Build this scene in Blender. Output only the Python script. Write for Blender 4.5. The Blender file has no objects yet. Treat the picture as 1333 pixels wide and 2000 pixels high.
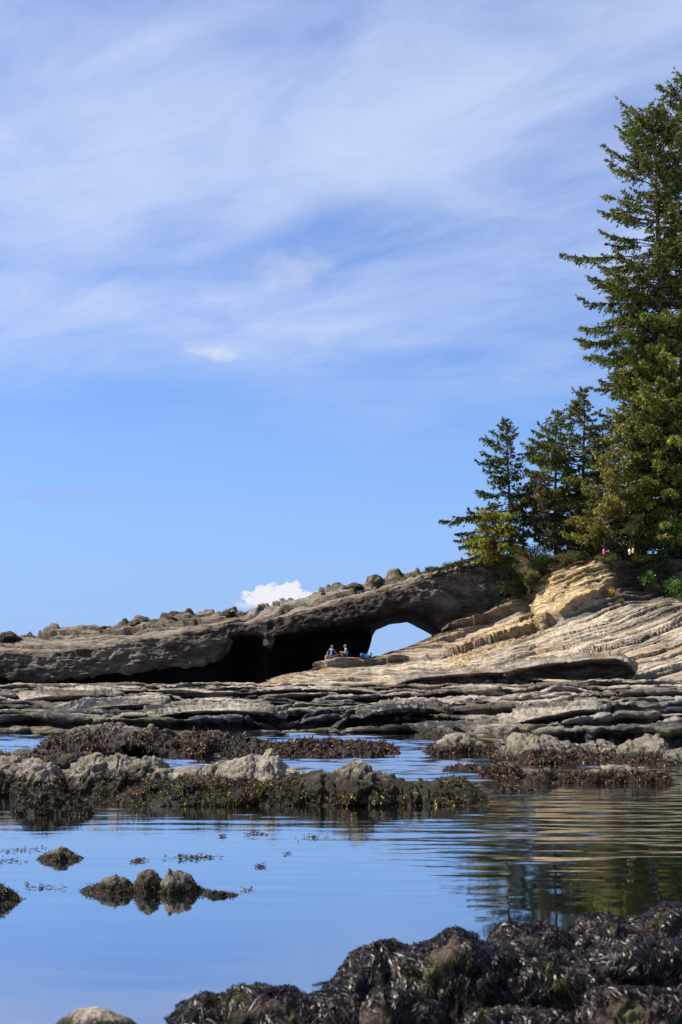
import bpy, math, random
import numpy as np
from mathutils import Vector

# ------------------------------------------------------------------ camera, sky, sun, exposure
scene = bpy.context.scene
col = scene.collection
FPX, HX, HY, CH = 2778.0, 666.5, 1325.0, 1.7      # focal length and horizon of the photograph, eye height

cam = bpy.data.cameras.new('camera')
cam.sensor_fit = 'VERTICAL'; cam.sensor_height = 36.0; cam.lens = 50.0
cam.shift_y = 325.0 / 2000.0
cam.clip_start = 0.1; cam.clip_end = 40000
cam.dof.use_dof = True; cam.dof.focus_distance = 70; cam.dof.aperture_fstop = 5.0
camo = bpy.data.objects.new('camera', cam); col.objects.link(camo)
camo.location = (0, 0, CH); camo.rotation_euler = (math.radians(90), 0, 0)
scene.camera = camo

SUN_EL, SUN_AZ = math.radians(50), math.radians(-80)    # azimuth from +Y, clockwise; negative = to the left
sun_dir = Vector((math.sin(SUN_AZ) * math.cos(SUN_EL), math.cos(SUN_AZ) * math.cos(SUN_EL), math.sin(SUN_EL)))
sl = bpy.data.lights.new('sun', 'SUN'); sl.energy = 5.0; sl.angle = math.radians(0.5); sl.color = (1.0, 0.93, 0.82)
so = bpy.data.objects.new('sun', sl); col.objects.link(so)
so.rotation_euler = (-sun_dir).to_track_quat('-Z', 'Y').to_euler(); so.location = (-30, 0, 60)

scene.view_settings.view_transform = 'Standard'; scene.view_settings.look = 'None'
scene.view_settings.exposure = 1.37; scene.view_settings.gamma = 1.0
scene.view_settings.use_curve_mapping = False

world = bpy.data.worlds.new('World'); scene.world = world; world.use_nodes = True


class NT:
    """small helper to write node graphs"""
    def __init__(s, tree):
        s.t = tree; s.n = tree.nodes; s.l = tree.links; s.n.clear()
    def put(s, sock, v):
        if isinstance(v, bpy.types.NodeSocket): s.l.new(v, sock)
        else: sock.default_value = v
    def node(s, typ, ins=None, **props):
        n = s.n.new(typ)
        for k, v in props.items(): setattr(n, k, v)
        for k, v in (ins or {}).items(): s.put(n.inputs[k], v)
        return n
    def m(s, op, a, b=0.0, c=0.0, clamp=False):
        n = s.n.new('ShaderNodeMath'); n.operation = op; n.use_clamp = clamp
        s.put(n.inputs[0], a); s.put(n.inputs[1], b); s.put(n.inputs[2], c)
        return n.outputs[0]
    def mix(s, f, a, b, blend='MIX'):
        n = s.n.new('ShaderNodeMix'); n.data_type = 'RGBA'; n.blend_type = blend
        s.put(n.inputs['Factor'], f)
        s.put(n.inputs[6], a if isinstance(a, bpy.types.NodeSocket) else tuple(a) + (1,) if len(a) == 3 else a)
        s.put(n.inputs[7], b if isinstance(b, bpy.types.NodeSocket) else tuple(b) + (1,) if len(b) == 3 else b)
        return n.outputs[2]
    def ramp(s, v, lo, hi, a=0.0, b=1.0):
        n = s.n.new('ShaderNodeMapRange'); n.interpolation_type = 'SMOOTHSTEP'
        s.put(n.inputs[0], v); n.inputs[1].default_value = lo; n.inputs[2].default_value = hi
        n.inputs[3].default_value = a; n.inputs[4].default_value = b
        return n.outputs[0]
    def noise(s, vec, scale, detail=4.0, rough=0.55, dist=0.0):
        n = s.node('ShaderNodeTexNoise', {'Scale': scale, 'Detail': detail, 'Roughness': rough, 'Distortion': dist})
        if vec is not None: s.l.new(vec, n.inputs['Vector'])
        return n.outputs['Fac']
    def vec(s, x, y, z):
        n = s.n.new('ShaderNodeCombineXYZ')
        for i, v in enumerate((x, y, z)): s.put(n.inputs[i], v)
        return n.outputs[0]


def build_world():
    g = NT(world.node_tree)
    out = g.node('ShaderNodeOutputWorld')
    bg = g.node('ShaderNodeBackground', {'Strength': 0.05})
    g.l.new(bg.outputs[0], out.inputs[0])
    sky = g.node('ShaderNodeTexSky', sky_type='NISHITA', sun_disc=False, sun_elevation=SUN_EL,
                 sun_rotation=SUN_AZ, altitude=0, air_density=1.0, dust_density=0.0, ozone_density=1.5)
    tc = g.node('ShaderNodeTexCoord')
    sp = g.node('ShaderNodeSeparateXYZ', {0: tc.outputs['Generated']})
    dx, dy, dz = sp.outputs
    zc = g.m('MAXIMUM', dz, 0.0)
    den = g.m('ADD', zc, 0.10)
    px = g.m('DIVIDE', dx, den); py = g.m('DIVIDE', dy, den)
    # thin cirrus: bands that run diagonally, broken by finer fibres
    a = math.radians(-38)
    qx = g.m('ADD', g.m('MULTIPLY', px, math.cos(a)), g.m('MULTIPLY', py, math.sin(a)))
    qy = g.m('SUBTRACT', g.m('MULTIPLY', py, math.cos(a)), g.m('MULTIPLY', px, math.sin(a)))
    v1 = g.vec(g.m('MULTIPLY', qx, 1.0), g.m('MULTIPLY', qy, 1.45), 3.1)
    n1 = g.noise(v1, 1.3, 3, 0.45, 0.4)
    v2 = g.vec(g.m('MULTIPLY', qx, 1.3), g.m('MULTIPLY', qy, 2.6), 7.7)
    n2 = g.noise(v2, 2.2, 8, 0.62, 0.8)
    n = g.m('ADD', g.m('MULTIPLY', n1, 0.50), g.m('ADD', g.m('MULTIPLY', n2, 0.27), g.m('MULTIPLY', g.noise(g.vec(px, py, 2.2), 1.6, 4, 0.5, 0.3), 0.23)))
    lift = g.ramp(dz, 0.10, 0.33, -0.14, 0.08)
    cir = g.ramp(g.m('ADD', n, lift), 0.33, 0.72)
    cir = g.m('MULTIPLY', cir, g.ramp(dz, 0.12, 0.25))
    cir = g.m('MULTIPLY', cir, 0.92)
    # a few separate small clouds: direction (u = x/y, v = z/y), size, softness
    u = g.m('DIVIDE', dx, g.m('MAXIMUM', dy, 0.05)); v = g.m('DIVIDE', dz, g.m('MAXIMUM', dy, 0.05))
    front = g.m('GREATER_THAN', dy, 0.05)
    def puff(pxx, pyy, rx, ry, sc, lo, hi, gain, stretch=1.0, flat=0.0):
        u0 = (pxx - HX) / FPX; v0 = (HY - pyy) / FPX
        eu = g.m('DIVIDE', g.m('SUBTRACT', u, u0), rx / FPX); ev = g.m('DIVIDE', g.m('SUBTRACT', v, v0), ry / FPX)
        if flat:                                   # flat-based cumulus: the lower half is squeezed
            ev = g.m('MULTIPLY', ev, g.m('ADD', 1.0, g.m('MULTIPLY', g.m('LESS_THAN', ev, 0.0), flat)))
        r = g.m('SQRT', g.m('ADD', g.m('MULTIPLY', eu, eu), g.m('MULTIPLY', ev, ev)))
        nn = g.noise(g.vec(g.m('MULTIPLY', u, sc), g.m('MULTIPLY', v, sc * stretch), 1.3), 1.0, 6, 0.6, 0.4)
        f = g.m('SUBTRACT', g.m('ADD', 1.0, g.m('MULTIPLY', g.m('SUBTRACT', nn, 0.5), 2.2)), r)
        return g.m('MULTIPLY', g.m('MULTIPLY', g.ramp(f, lo, hi), gain), front)
    cum = puff(556, 1172, 82, 34, 85, 0.0, 0.22, 1.0, 1.3, 0.6)
    cum2 = puff(540, 1180, 95, 16, 60, 0.0, 0.6, 0.55, 2.0)
    wis = puff(420, 688, 70, 20, 50, -0.2, 1.0, 0.5, 2.5)
    wis2 = puff(570, 525, 90, 40, 40, -0.3, 1.2, 0.28, 2.0)
    grey = puff(150, 965, 220, 26, 20, -0.1, 0.9, 0.35, 5.0)
    white = g.m('MAXIMUM', g.m('MAXIMUM', cum, cum2), g.m('MAXIMUM', wis, wis2))
    tint = g.mix(1.0, sky.outputs[0], (0.66, 0.84, 1.22), 'MULTIPLY')
    tint = g.mix(g.ramp(dz, -0.02, 0.24, 0.85, 0.0), tint, (2.1, 3.55, 6.9))
    base = g.mix(cir, tint, (4.7, 5.5, 7.6))
    base = g.mix(grey, base, (2.6, 3.6, 6.0))
    base = g.mix(white, base, (6.6, 6.7, 7.4))
    g.l.new(base, bg.inputs['Color'])
build_world()

# ------------------------------------------------------------------ helpers
def Wp(x, y, Y):
    x = np.asarray(x, float); y = np.asarray(y, float); Y = np.asarray(Y, float)
    return np.stack(np.broadcast_arrays((x - HX) / FPX * Y, Y, CH - (y - HY) / FPX * Y), -1)
def base_depth(y): return CH * FPX / (y - HY)        # depth of a waterline seen at image row y

_r = np.random.RandomState(11)
PERM = np.tile(_r.permutation(256), 3)
GRAD = _r.normal(size=(256, 3)).astype(np.float32); GRAD /= np.linalg.norm(GRAD, axis=1)[:, None]
def pn(p):
    p = np.asarray(p, np.float32); i = np.floor(p); f = p - i; i = i.astype(np.int64) & 255
    u = f * f * f * (f * (f * 6 - 15) + 10)
    out = np.zeros(p.shape[:-1], np.float32)
    for a in (0, 1):
        wa = u[..., 0] if a else 1 - u[..., 0]
        A = PERM[i[..., 0] + a]
        for b in (0, 1):
            wb = wa * (u[..., 1] if b else 1 - u[..., 1])
            B = PERM[A + i[..., 1] + b]
            for c in (0, 1):
                w = wb * (u[..., 2] if c else 1 - u[..., 2])
                g = GRAD[PERM[B + i[..., 2] + c]]
                out += w * (g[..., 0] * (f[..., 0] - a) + g[..., 1] * (f[..., 1] - b) + g[..., 2] * (f[..., 2] - c))
    return out * 1.5
def fbm(p, o=4, gain=0.5, lac=2.03):
    p = np.asarray(p, np.float32); s = 0; a = 1.0
    for k in range(o):
        s = s + a * pn(p + 17.3 * k); p = p * lac; a *= gain
    return s
def ridged(p, o=4, gain=0.5, lac=2.1):
    p = np.asarray(p, np.float32); s = 0; a = 1.0; n = 0
    for k in range(o):
        s = s + a * (1 - 2 * np.abs(pn(p + 9.1 * k))); n += a; p = p * lac; a *= gain
    return s / n
def cells(p, seed=0):
    """distance to nearest and second nearest cell point, and a random value of the nearest cell"""
    p = np.asarray(p, np.float32); i = np.floor(p).astype(np.int64)
    d1 = np.full(p.shape[:-1], 9., np.float32); d2 = d1.copy(); val = np.zeros(p.shape[:-1], np.float32)
    for a in (-1, 0, 1):
        for b in (-1, 0, 1):
            for c in (-1, 0, 1):
                j = i + np.array((a, b, c))
                h = PERM[(PERM[(PERM[(j[..., 0] + seed) & 255] + j[..., 1]) & 255] + j[..., 2]) & 255]
                q = j + np.stack((PERM[h] / 255., PERM[h + 71] / 255., PERM[h + 143] / 255.), -1)
                d = np.sqrt(((p - q) ** 2).sum(-1))
                m = d < d1
                d2 = np.where(m, d1, np.minimum(d2, d)); val = np.where(m, PERM[h + 200] / 255., val); d1 = np.where(m, d, d1)
    return d1, d2, val
def sstep(x, a, b):
    t = np.clip((x - a) / (b - a), 0, 1); return t * t * (3 - 2 * t)
def scl(p, sx, sy, sz, off=0.0): return p * np.array((sx, sy, sz), np.float32) + off

def tag(o, label=None, cat=None, group=None, kind=None):
    if label: o['label'] = label
    if cat: o['category'] = cat
    if group: o['group'] = group
    if kind: o['kind'] = kind
    return o
def empty(name, loc):
    o = bpy.data.objects.new(name, None); col.objects.link(o); o.location = loc; o.empty_display_size = 0.2
    return o
def mk(name, V, F, mat, parent=None, origin=None, smooth=True, cols=None, attrs=None):
    V = np.asarray(V, np.float32).reshape(-1, 3); F = np.asarray(F, np.int32)
    if parent is not None: V = V - np.array(parent.matrix_world.translation if False else parent.location, np.float32)
    elif origin is not None: V = V - np.array(origin, np.float32)
    me = bpy.data.meshes.new(name)
    me.vertices.add(len(V)); me.vertices.foreach_set('co', V.ravel())
    m, k = F.shape
    me.loops.add(m * k); me.loops.foreach_set('vertex_index', F.ravel())
    me.polygons.add(m); me.polygons.foreach_set('loop_start', np.arange(0, m * k, k, dtype=np.int32))
    me.update(calc_edges=True)
    if smooth: me.polygons.foreach_set('use_smooth', np.ones(m, bool))
    if cols is not None:
        c = np.ones((len(V), 4), np.float32); c[:, :3] = np.asarray(cols).reshape(-1, 3)
        at = me.color_attributes.new('col', 'FLOAT_COLOR', 'POINT'); at.data.foreach_set('color', c.ravel())
    for nm, arr in (attrs or {}).items():
        at = me.attributes.new(nm, 'FLOAT', 'POINT'); at.data.foreach_set('value', np.asarray(arr, np.float32).ravel())
    if mat: me.materials.append(mat)
    o = bpy.data.objects.new(name, me); col.objects.link(o)
    if parent is not None: o.parent = parent
    elif origin is not None: o.location = origin
    return o
def gridF(nr, nc, wrap=False):
    r = np.arange(nr - 1)[:, None]; c = np.arange(nc if wrap else nc - 1)[None, :]
    c2 = (c + 1) % nc
    a = r * nc + c; b = r * nc + c2; d = (r + 1) * nc + c; e = (r + 1) * nc + c2
    return np.stack(np.broadcast_arrays(a, b, e, d), -1).reshape(-1, 4)
def gnormal(P):
    du = np.gradient(P, axis=1); dv = np.gradient(P, axis=0)
    n = np.cross(du, dv); return n / (np.linalg.norm(n, axis=-1, keepdims=True) + 1e-9)
def lerp3(a, b, t): return np.asarray(a) * (1 - t[..., None]) + np.asarray(b) * t[..., None]

# ------------------------------------------------------------------ materials
def mat_new(name):
    m = bpy.data.materials.new(name); m.use_nodes = True
    return m, NT(m.node_tree)
def rock_material(name, bump_scale=1.0, bump_dist=0.06, rough=0.9, fine=1.0, wetgloss=0.3, lam=(1, 1, 1)):
    m, g = mat_new(name)
    out = g.node('ShaderNodeOutputMaterial')
    tc = g.node('ShaderNodeTexCoord'); P = g.node('ShaderNodeNewGeometry').outputs['Position']
    P = g.node('ShaderNodeVectorMath', {0: P, 1: lam}, operation='MULTIPLY').outputs[0]
    c = g.node('ShaderNodeAttribute', attribute_name='col').outputs['Color']
    wet = g.node('ShaderNodeAttribute', attribute_name='wet').outputs['Fac']
    n1 = g.noise(P, 1.3 * bump_scale, 6, 0.62); n2 = g.noise(P, 7.0 * bump_scale, 6, 0.65); n3 = g.noise(P, 30.0 * bump_scale, 4, 0.6)
    f = g.ramp(n2, 0.28, 0.72, 0.58, 1.36)
    f = g.m('MULTIPLY', f, g.ramp(n1, 0.25, 0.75, 0.78, 1.22))
    f = g.m('MULTIPLY', f, g.ramp(n3, 0.25, 0.75, 0.82, 1.16))
    pits = g.ramp(n3, 0.30, 0.42, 0.45, 1.0)
    f = g.m('MULTIPLY', f, g.m('ADD', g.m('MULTIPLY', pits, fine), 1.0 - fine))
    f = g.m('MULTIPLY', f, g.m('SUBTRACT', 1.0, g.m('MULTIPLY', wet, 0.55)))
    cc = g.mix(1.0, c, g.vec(f, f, f), 'MULTIPLY')
    h = g.m('ADD', g.m('MULTIPLY', n1, 1.3), g.m('ADD', g.m('MULTIPLY', n2, 0.9), g.m('MULTIPLY', n3, 0.25)))
    b = g.node('ShaderNodeBump', {'Strength': 1.0, 'Distance': bump_dist, 'Height': h})
    bs = g.node('ShaderNodeBsdfPrincipled', {'Base Color': cc, 'Normal': b.outputs[0]})
    g.put(bs.inputs['Roughness'], g.m('SUBTRACT', rough, g.m('MULTIPLY', wet, rough - wetgloss)))
    bs.inputs['Specular IOR Level'].default_value = 0.14
    g.l.new(bs.outputs[0], out.inputs[0])
    return m
M_cliff = rock_material('weathered_sandstone', 0.8, 0.30, lam=(0.45, 0.6, 1.7), fine=0.6)
M_shelf = rock_material('tidal_sandstone', 1.1, 0.20, lam=(0.5, 0.7, 1.8), fine=0.6)
M_rock = rock_material('pool_rock', 5.0, 0.05)

def attr_material(name, rough=0.6, spec=0.3, transl=0.0, coat=0.0, var=0.25, nscale=3.0):
    m, g = mat_new(name)
    out = g.node('ShaderNodeOutputMaterial')
    c = g.node('ShaderNodeAttribute', attribute_name='col').outputs['Color']
    P = g.node('ShaderNodeNewGeometry').outputs['Position']
    f = g.ramp(g.noise(P, nscale, 3), 0.3, 0.7, 1 - var, 1 + var)
    cc = g.mix(1.0, c, g.vec(f, f, f), 'MULTIPLY')
    bs = g.node('ShaderNodeBsdfPrincipled', {'Base Color': cc, 'Roughness': rough, 'Specular IOR Level': spec})
    if coat: bs.inputs['Coat Weight'].default_value = coat; bs.inputs['Coat Roughness'].default_value = 0.25
    if transl:
        t = g.node('ShaderNodeBsdfTranslucent', {'Color': cc})
        mx = g.node('ShaderNodeMixShader', {0: transl})
        g.l.new(bs.outputs[0], mx.inputs[1]); g.l.new(t.outputs[0], mx.inputs[2]); g.l.new(mx.outputs[0], out.inputs[0])
    else: g.l.new(bs.outputs[0], out.inputs[0])
    return m
M_needle = attr_material('spruce_needles', 0.65, 0.25, 0.22, nscale=0.8)
M_leaf = attr_material('shrub_leaves', 0.5, 0.3, 0.3)
M_weed = attr_material('rockweed', 0.6, 0.18, 0.06, nscale=9)
M_kelp = attr_material('wet_kelp', 0.38, 0.15, 0.0, nscale=12)
M_bark = attr_material('spruce_bark', 0.9, 0.1, 0.0, var=0.4, nscale=4)
M_plain = attr_material('cloth_and_skin', 0.75, 0.25, var=0.12, nscale=25)

def water_material():
    m, g = mat_new('pool_water')
    out = g.node('ShaderNodeOutputMaterial')
    P = g.node('ShaderNodeNewGeometry').outputs['Position']
    s = g.node('ShaderNodeSeparateXYZ', {0: P}); X, Y, Z = s.outputs
    # only the finest ripples are left to the material
    w1 = g.noise(g.vec(X, g.m('MULTIPLY', Y, 3.0), 0.0), 6.0, 2, 0.5, 0.2)
    amp = g.ramp(Y, 9.0, 24.0, 0.05, 1.0)
    b = g.node('ShaderNodeBump', {'Strength': 1.0, 'Distance': 0.0022, 'Height': g.m('MULTIPLY', w1, amp)})
    fr = g.node('ShaderNodeFresnel', {'IOR': 1.33, 'Normal': b.outputs[0]}).outputs[0]
    fr = g.m('POWER', fr, 0.27)
    deep = g.node('ShaderNodeBsdfDiffuse', {'Color': (0.003, 0.005, 0.006, 1)})
    gl = g.node('ShaderNodeBsdfGlossy', {'Color': (0.97, 0.98, 1.0, 1), 'Roughness': 0.03, 'Normal': b.outputs[0]})
    mx = g.node('ShaderNodeMixShader', {0: fr})
    g.l.new(deep.outputs[0], mx.inputs[1]); g.l.new(gl.outputs[0], mx.inputs[2]); g.l.new(mx.outputs[0], out.inputs[0])
    return m
M_water = water_material()

# ------------------------------------------------------------------ water
def water():
    xs = np.array([-9000, -400, -60, -20, 20, 60, 400, 9000.]); ys = np.array([-40., 5, 15, 30, 60, 150, 600, 20000])
    X, Y = np.meshgrid(xs, ys)
    o = mk('water', np.stack((X, Y, X * 0 - 0.06), -1), gridF(len(ys), len(xs)), M_water, smooth=False, origin=(0, 0, 0))
    tag(o, 'calm blue tide pool and sea water reaching the horizon', 'water', kind='structure')
    # the pool and the channel: modelled wavelets, still in the sheltered near part
    px_ = np.linspace(-320, 1700, 180)
    yy = np.concatenate((np.linspace(3.5, 10.5, 50), np.arange(10.6, 22, 0.055), np.arange(22, 47, 0.12)))
    A, Y = np.meshgrid(px_, yy); X = (A - HX) / FPX * Y
    q = np.stack((X, Y, X * 0), -1)
    patch = 0.35 + 0.65 * sstep(fbm(scl(q, 0.12, 0.22, 0, 6.0), 3), -0.3, 0.3)
    ruff = np.maximum(0.85 * sstep(Y, 14.5, 20), sstep(Y, 9.5, 13) * sstep(X - 0.05 * Y, -0.5, 0.9) * (0.55 + 0.45 * sstep(Y, 11, 15)))
    h = (0.0016 + 0.0080 * ruff * patch) * (fbm(scl(q, 0.75, 3.2, 0, 1.5), 2, 0.5))
    h += (0.0006 + 0.0022 * ruff * patch) * fbm(scl(q, 2.2, 7.0, 0, 3.5), 2)
    chop = sstep(Y, 21, 27)
    h += chop * (0.040 * fbm(scl(q, 0.5, 1.3, 0, 8.5), 2) + 0.022 * fbm(scl(q, 1.6, 3.6, 0, 2.5), 2))
    w = mk('pool_surface', np.stack((X, Y, h), -1), gridF(*X.shape), M_water, parent=o)
water()

# ------------------------------------------------------------------ rock colours
GREY = np.array((0.093, 0.083, 0.071)); PALE = np.array((0.230, 0.200, 0.166)); TAN = np.array((0.412, 0.315, 0.168))
ORANGE = np.array((0.230, 0.131, 0.056)); DARK = np.array((0.032, 0.028, 0.026)); BROWN = np.array((0.070, 0.050, 0.035))
MOSS = np.array((0.075, 0.08, 0.018)); MUSSEL = np.array((0.018, 0.017, 0.024))

def interp_pts(x, pts):
    a = np.array(pts, float); return np.interp(x, a[:, 0], a[:, 1])

def beds(s, P, seed, n=1600):
    """protrusion of hard beds parted by narrow soft grooves at bedding coordinate s (1 = one mean bed)"""
    r = np.random.RandomState(seed)
    hard = np.arange(n) % 2 == 0
    th = np.where(hard, r.uniform(0.45, 2.2, n), r.uniform(0.12, 0.55, n))
    h = np.where(hard, r.uniform(0.0, 1.0, n), r.uniform(-1.6, -0.5, n))
    bd = np.concatenate(([0], np.cumsum(th))); bd -= bd[n // 2]
    s = np.clip(s, bd[1], bd[-2])
    k = np.searchsorted(bd, s, side='right') - 1
    f = (s - bd[k]) / th[k]
    # image rows run down: the upper end of a bed (small f) is rounded, its lower end is a sharp lip
    shape = np.where(hard[k], 0.25 + 0.75 * sstep(f, 0, 0.6), 1.0)
    return h[k] * shape, h[k]

# ------------------------------------------------------------------ rock shelf
def shelf_ramp(d, tR):
    r = np.interp(d, [-6, -0.8, 0, 1.0, 8, 18, 32, 60, 80], [-1.4, -0.35, -0.05, 0.30, 0.55, 0.80, 1.18, 1.40, 1.46])
    return r + tR * np.interp(d, [0, 3, 20, 45, 90], [0, 0.12, 0.28, 0.15, 0.05])
def shelf_front(x):
    return interp_pts(x, [(-300, 43.5), (0, 43), (60, 43.5), (120, 42), (300, 41.5), (420, 42.5), (560, 43.5), (700, 43.8), (800, 43), (850, 40.5), (920, 37), (980, 34.5), (1060, 33), (1200, 31.5), (1333, 30), (1620, 28)])
def shelf_colours(P, wetband=True):
    z = P[..., 2]
    nz = fbm(scl(P, 0.25, 0.35, 1.5, 2.2), 4); nf = fbm(scl(P, 1.3, 1.8, 6, 1.2), 4)
    C = lerp3(GREY * 1.0, PALE * 1.25, sstep(nz + 0.4 * nf, -0.35, 0.45))
    C = lerp3(C, BROWN, 0.6 * sstep(nf - nz, 0.15, 0.7))
    C = lerp3(C, ORANGE * 0.8, 0.5 * sstep(fbm(scl(P, 0.3, 0.3, 1, 30.0), 3), 0.15, 0.55) * sstep(P[..., 1], 55, 80))
    low = 1 - sstep(z + nz * 0.3, 0.30, 0.95)
    C = lerp3(C, DARK, 0.8 * low * sstep(nf, -0.5, 0.3))
    C = lerp3(C, MOSS, 0.75 * sstep(fbm(scl(P, 0.5, 0.5, 1, 12.0), 3), 0.18, 0.42) * low)
    mus = sstep(fbm(scl(P, 0.30, 0.38, 1.6, 21.0), 4), 0.0, 0.14) * (1 - sstep(z + 0.4 * nz, 0.75, 1.15)) * sstep(z, 0.05, 0.3)
    d1, d2, v = cells(scl(P, 8, 8, 8))
    C = lerp3(C, MUSSEL * (0.5 + 1.6 * v[..., None]), 0.9 * mus)
    C = np.where((mus * (v > 0.9))[..., None] > 0.4, np.array((0.16, 0.16, 0.18)), C)
    wet = np.maximum(low * 0.35, 1 - sstep(z, 0.0, 0.22))
    return C, wet
def shelf():
    xs = np.linspace(-300, 1620, 240); dd = np.concatenate((np.linspace(-6, 10, 40), np.linspace(11, 82, 50)))
    X, D = np.meshgrid(xs, dd); Y0 = shelf_front(X) + D
    wx = (X - HX) / FPX * Y0
    P = np.stack((wx, Y0, shelf_ramp(D, sstep(X, 760, 1250)) - 0.30 - 0.25 * sstep(D, 60, 75)), -1)
    P[..., 2] += fbm(scl(P, 0.2, 0.3, 0), 4) * 0.1
    C, wet = shelf_colours(P)
    root = mk('rock_shelf', P, gridF(*X.shape), M_shelf, origin=(0, 45, 0), cols=C, attrs={'wet': wet})
    tag(root, 'low grey tidal rock shelf of stepped ledges across the middle', 'rock shelf', kind='structure')
    rs = np.random.RandomState(4)
    # (distance behind the shelf's water edge, x range, lift of the lip, face height)
    specs = [(0.2, -300, 1640, .10, .60), (1.6, -300, 560, .16, .50), (2.2, 520, 1640, .14, .42), (3.8, -300, 330, .17, .45), (4.6, 260, 900, .15, .34), (4.4, 850, 1640, .20, .44), (6.5, -300, 240, .20, .46),
             (7.0, 180, 720, .12, .36), (7.6, 650, 1250, .20, .46), (8.2, 1150, 1640, .20, .40), (10.0, -300, 480, .20, .46), (10.8, 420, 1050, .14, .32), (11.5, 950, 1640, .22, .46), (14, -300, 640, .16, .40), (15, 600, 1340, .14, .34),
             (16.5, 1050, 1640, .22, .42), (19, -300, 420, .12, .34), (20.5, 350, 1100, .14, .30), (22, 1000, 1640, .20, .42), (25.5, -300, 800, .10, .26), (27, 700, 1640, .16, .36), (32, 200, 1300, .12, .30), (34, -300, 300, .08, .22), (36, 1000, 1640, .2, .4), (42, -300, 900, .06, .18)]
    for _ in range(46):
        d0 = 2.5 + 40 * rs.rand() ** 1.3; xa = rs.uniform(-300, 1350); specs.append((d0, xa, xa + rs.uniform(220, 620), rs.uniform(.08, .17), rs.uniform(.10, .22)))
    for i, (d0, xa, xb, lift, fh) in enumerate(specs):
        nc = int((xb - xa) / (3.9 if i < 25 else 4.8)); xs = np.linspace(xa, xb, nc)
        Xw = (xs - HX) / FPX * (43 + d0)
        q = np.stack((Xw, np.full(nc, 7.7 * i), np.zeros(nc)), -1)
        wob = fbm(q * 0.16, 3) * (0.9 + 0.07 * d0) + fbm(q * 0.7, 3) * 0.35
        wob -= 0.9 * sstep(fbm(q * 0.33 + 4, 2), 0.0, 0.25) * fbm(q * 0.9 + 9, 2)
        xm = (xa + xb) / 2; diag = sstep(np.array(xm), 420, 800) * rs.uniform(0.35, 1.1) * (1.0 if xb - xa < 800 else 0.25) + rs.uniform(-0.15, 0.25)
        dv = np.clip(d0 + diag * (xs - xm) / 300 * (4 + 0.15 * d0), 0.2, 60)
        Yf = shelf_front(xs) + dv + wob
        tR = sstep(xs, 760, 1250)
        ends = sstep(xs, xa, xa + 90) * (1 - sstep(xs, xb - 90, xb)) if xb - xa < 1800 else np.ones(nc)
        amp = (0.30 + 0.95 * sstep(fbm(q * 0.22 + 31, 3), -0.35, 0.35)) * ends
        zn = shelf_ramp(dv, tR) + lift * amp + fbm(q * 0.25 + 3, 3) * 0.06 - 0.30 * (1 - ends)
        fhv = fh * (0.4 + 0.8 * amp); und = (0.40 + 0.45 * sstep(fbm(q * 0.5 + 77, 2), -0.3, 0.4)) * amp
        L = 4.0 + 0.22 * d0
        rows = []
        for u in np.concatenate((np.linspace(1, 0.25, 7), np.linspace(0.21, 0.0, 12 if i < 25 else 8))):
            r = 0.03 * np.exp(-u * L / 0.10)
            dz = -(lift * 1.5 + 0.14) * u ** 1.2 * (0.5 + 0.5 * amp)
            rows.append((Yf + u * L, zn + dz - r))
        for v in np.linspace(0.04, 1, 12 if i < 25 else 7):
            bulge = 0.0
            rows.append((Yf + bulge * amp + und * sstep(v, 0.0, 0.35) + 0.12 * v * (1 - amp), zn - 0.03 - v * fhv))
        Y = np.array([r[0] for r in rows]); Z = np.array([r[1] for r in rows])
        P = np.stack(((xs[None] - HX) / FPX * Y, Y, Z), -1)
        n = gnormal(P); ref = np.array((0, -0.5, 0.8)); sg = np.sign((n * ref).sum(-1).mean()); n = n * sg
        big = fbm(scl(P, 0.40, 0.35, 3.5, 3.0 * i), 5, 0.55) * 0.11
        cr = ridged(scl(P, 0.5, 0.5, 5.5, 6.0 + i), 4)
        c2 = ridged(scl(P, 0.30, 1.2, 8.0, 3.0 + i), 4, 0.6)
        d = big + (sstep(cr, -0.1, 0.40) - 0.7) * 0.12 + (sstep(c2, -0.1, 0.35) - 0.7) * 0.07 + fbm(scl(P, 1.1, 1.6, 7, 1.0), 4, 0.6) * 0.05
        bz, _ = beds((P[..., 2] - 0.02 * P[..., 0] + 0.05 * fbm(scl(P, 0.3, 0.3, 0.3, 2.0), 2)) / 0.055, P, 40 + i)
        d = d + bz * 0.035
        # joints that split the ledge into blocks
        jt = np.abs(pn(np.stack((Xw * 0.55 + 11 * i, Xw * 0 + i, Xw * 0), -1)))
        d -= 0.14 * (1 - sstep(jt, 0.0, 0.022))[None] * np.interp(np.arange(len(rows)), [8, 17, 31], [0, 1, 1])[:, None]
        ntop = 19 if i < 25 else 15
        d = d * np.where(np.arange(len(rows)) < ntop, 1.0, 0.45)[:, None]
        P = P + n * d[..., None]
        C, wet = shelf_colours(P)
        mk('ledge', P, gridF(*Y.shape), M_shelf, parent=root, cols=C, attrs={'wet': wet})
    return root
shelf_o = shelf()

# ------------------------------------------------------------------ sloping cliff on the right
SL_TOP = [(505, 1338), (530, 1327), (600, 1309), (640, 1290), (680, 1286), (725, 1287), (745, 1280), (800, 1262), (850, 1240), (900, 1207), (960, 1177), (1000, 1165),
          (1048, 1157), (1062, 1140), (1100, 1113), (1130, 1100), (1190, 1095), (1240, 1098), (1333, 1092), (1640, 1075)]
SL_TOPD = [(505, 99), (640, 98.5), (725, 98.5), (850, 101), (960, 103), (1048, 102), (1100, 100), (1333, 98), (1640, 97)]
SL_BOT = [(505, 1345), (640, 1341), (800, 1344), (1000, 1342), (1200, 1338), (1640, 1338)]
SL_BOTD = [(505, 93), (640, 86), (800, 80), (1000, 76), (1200, 74), (1640, 70)]

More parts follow.
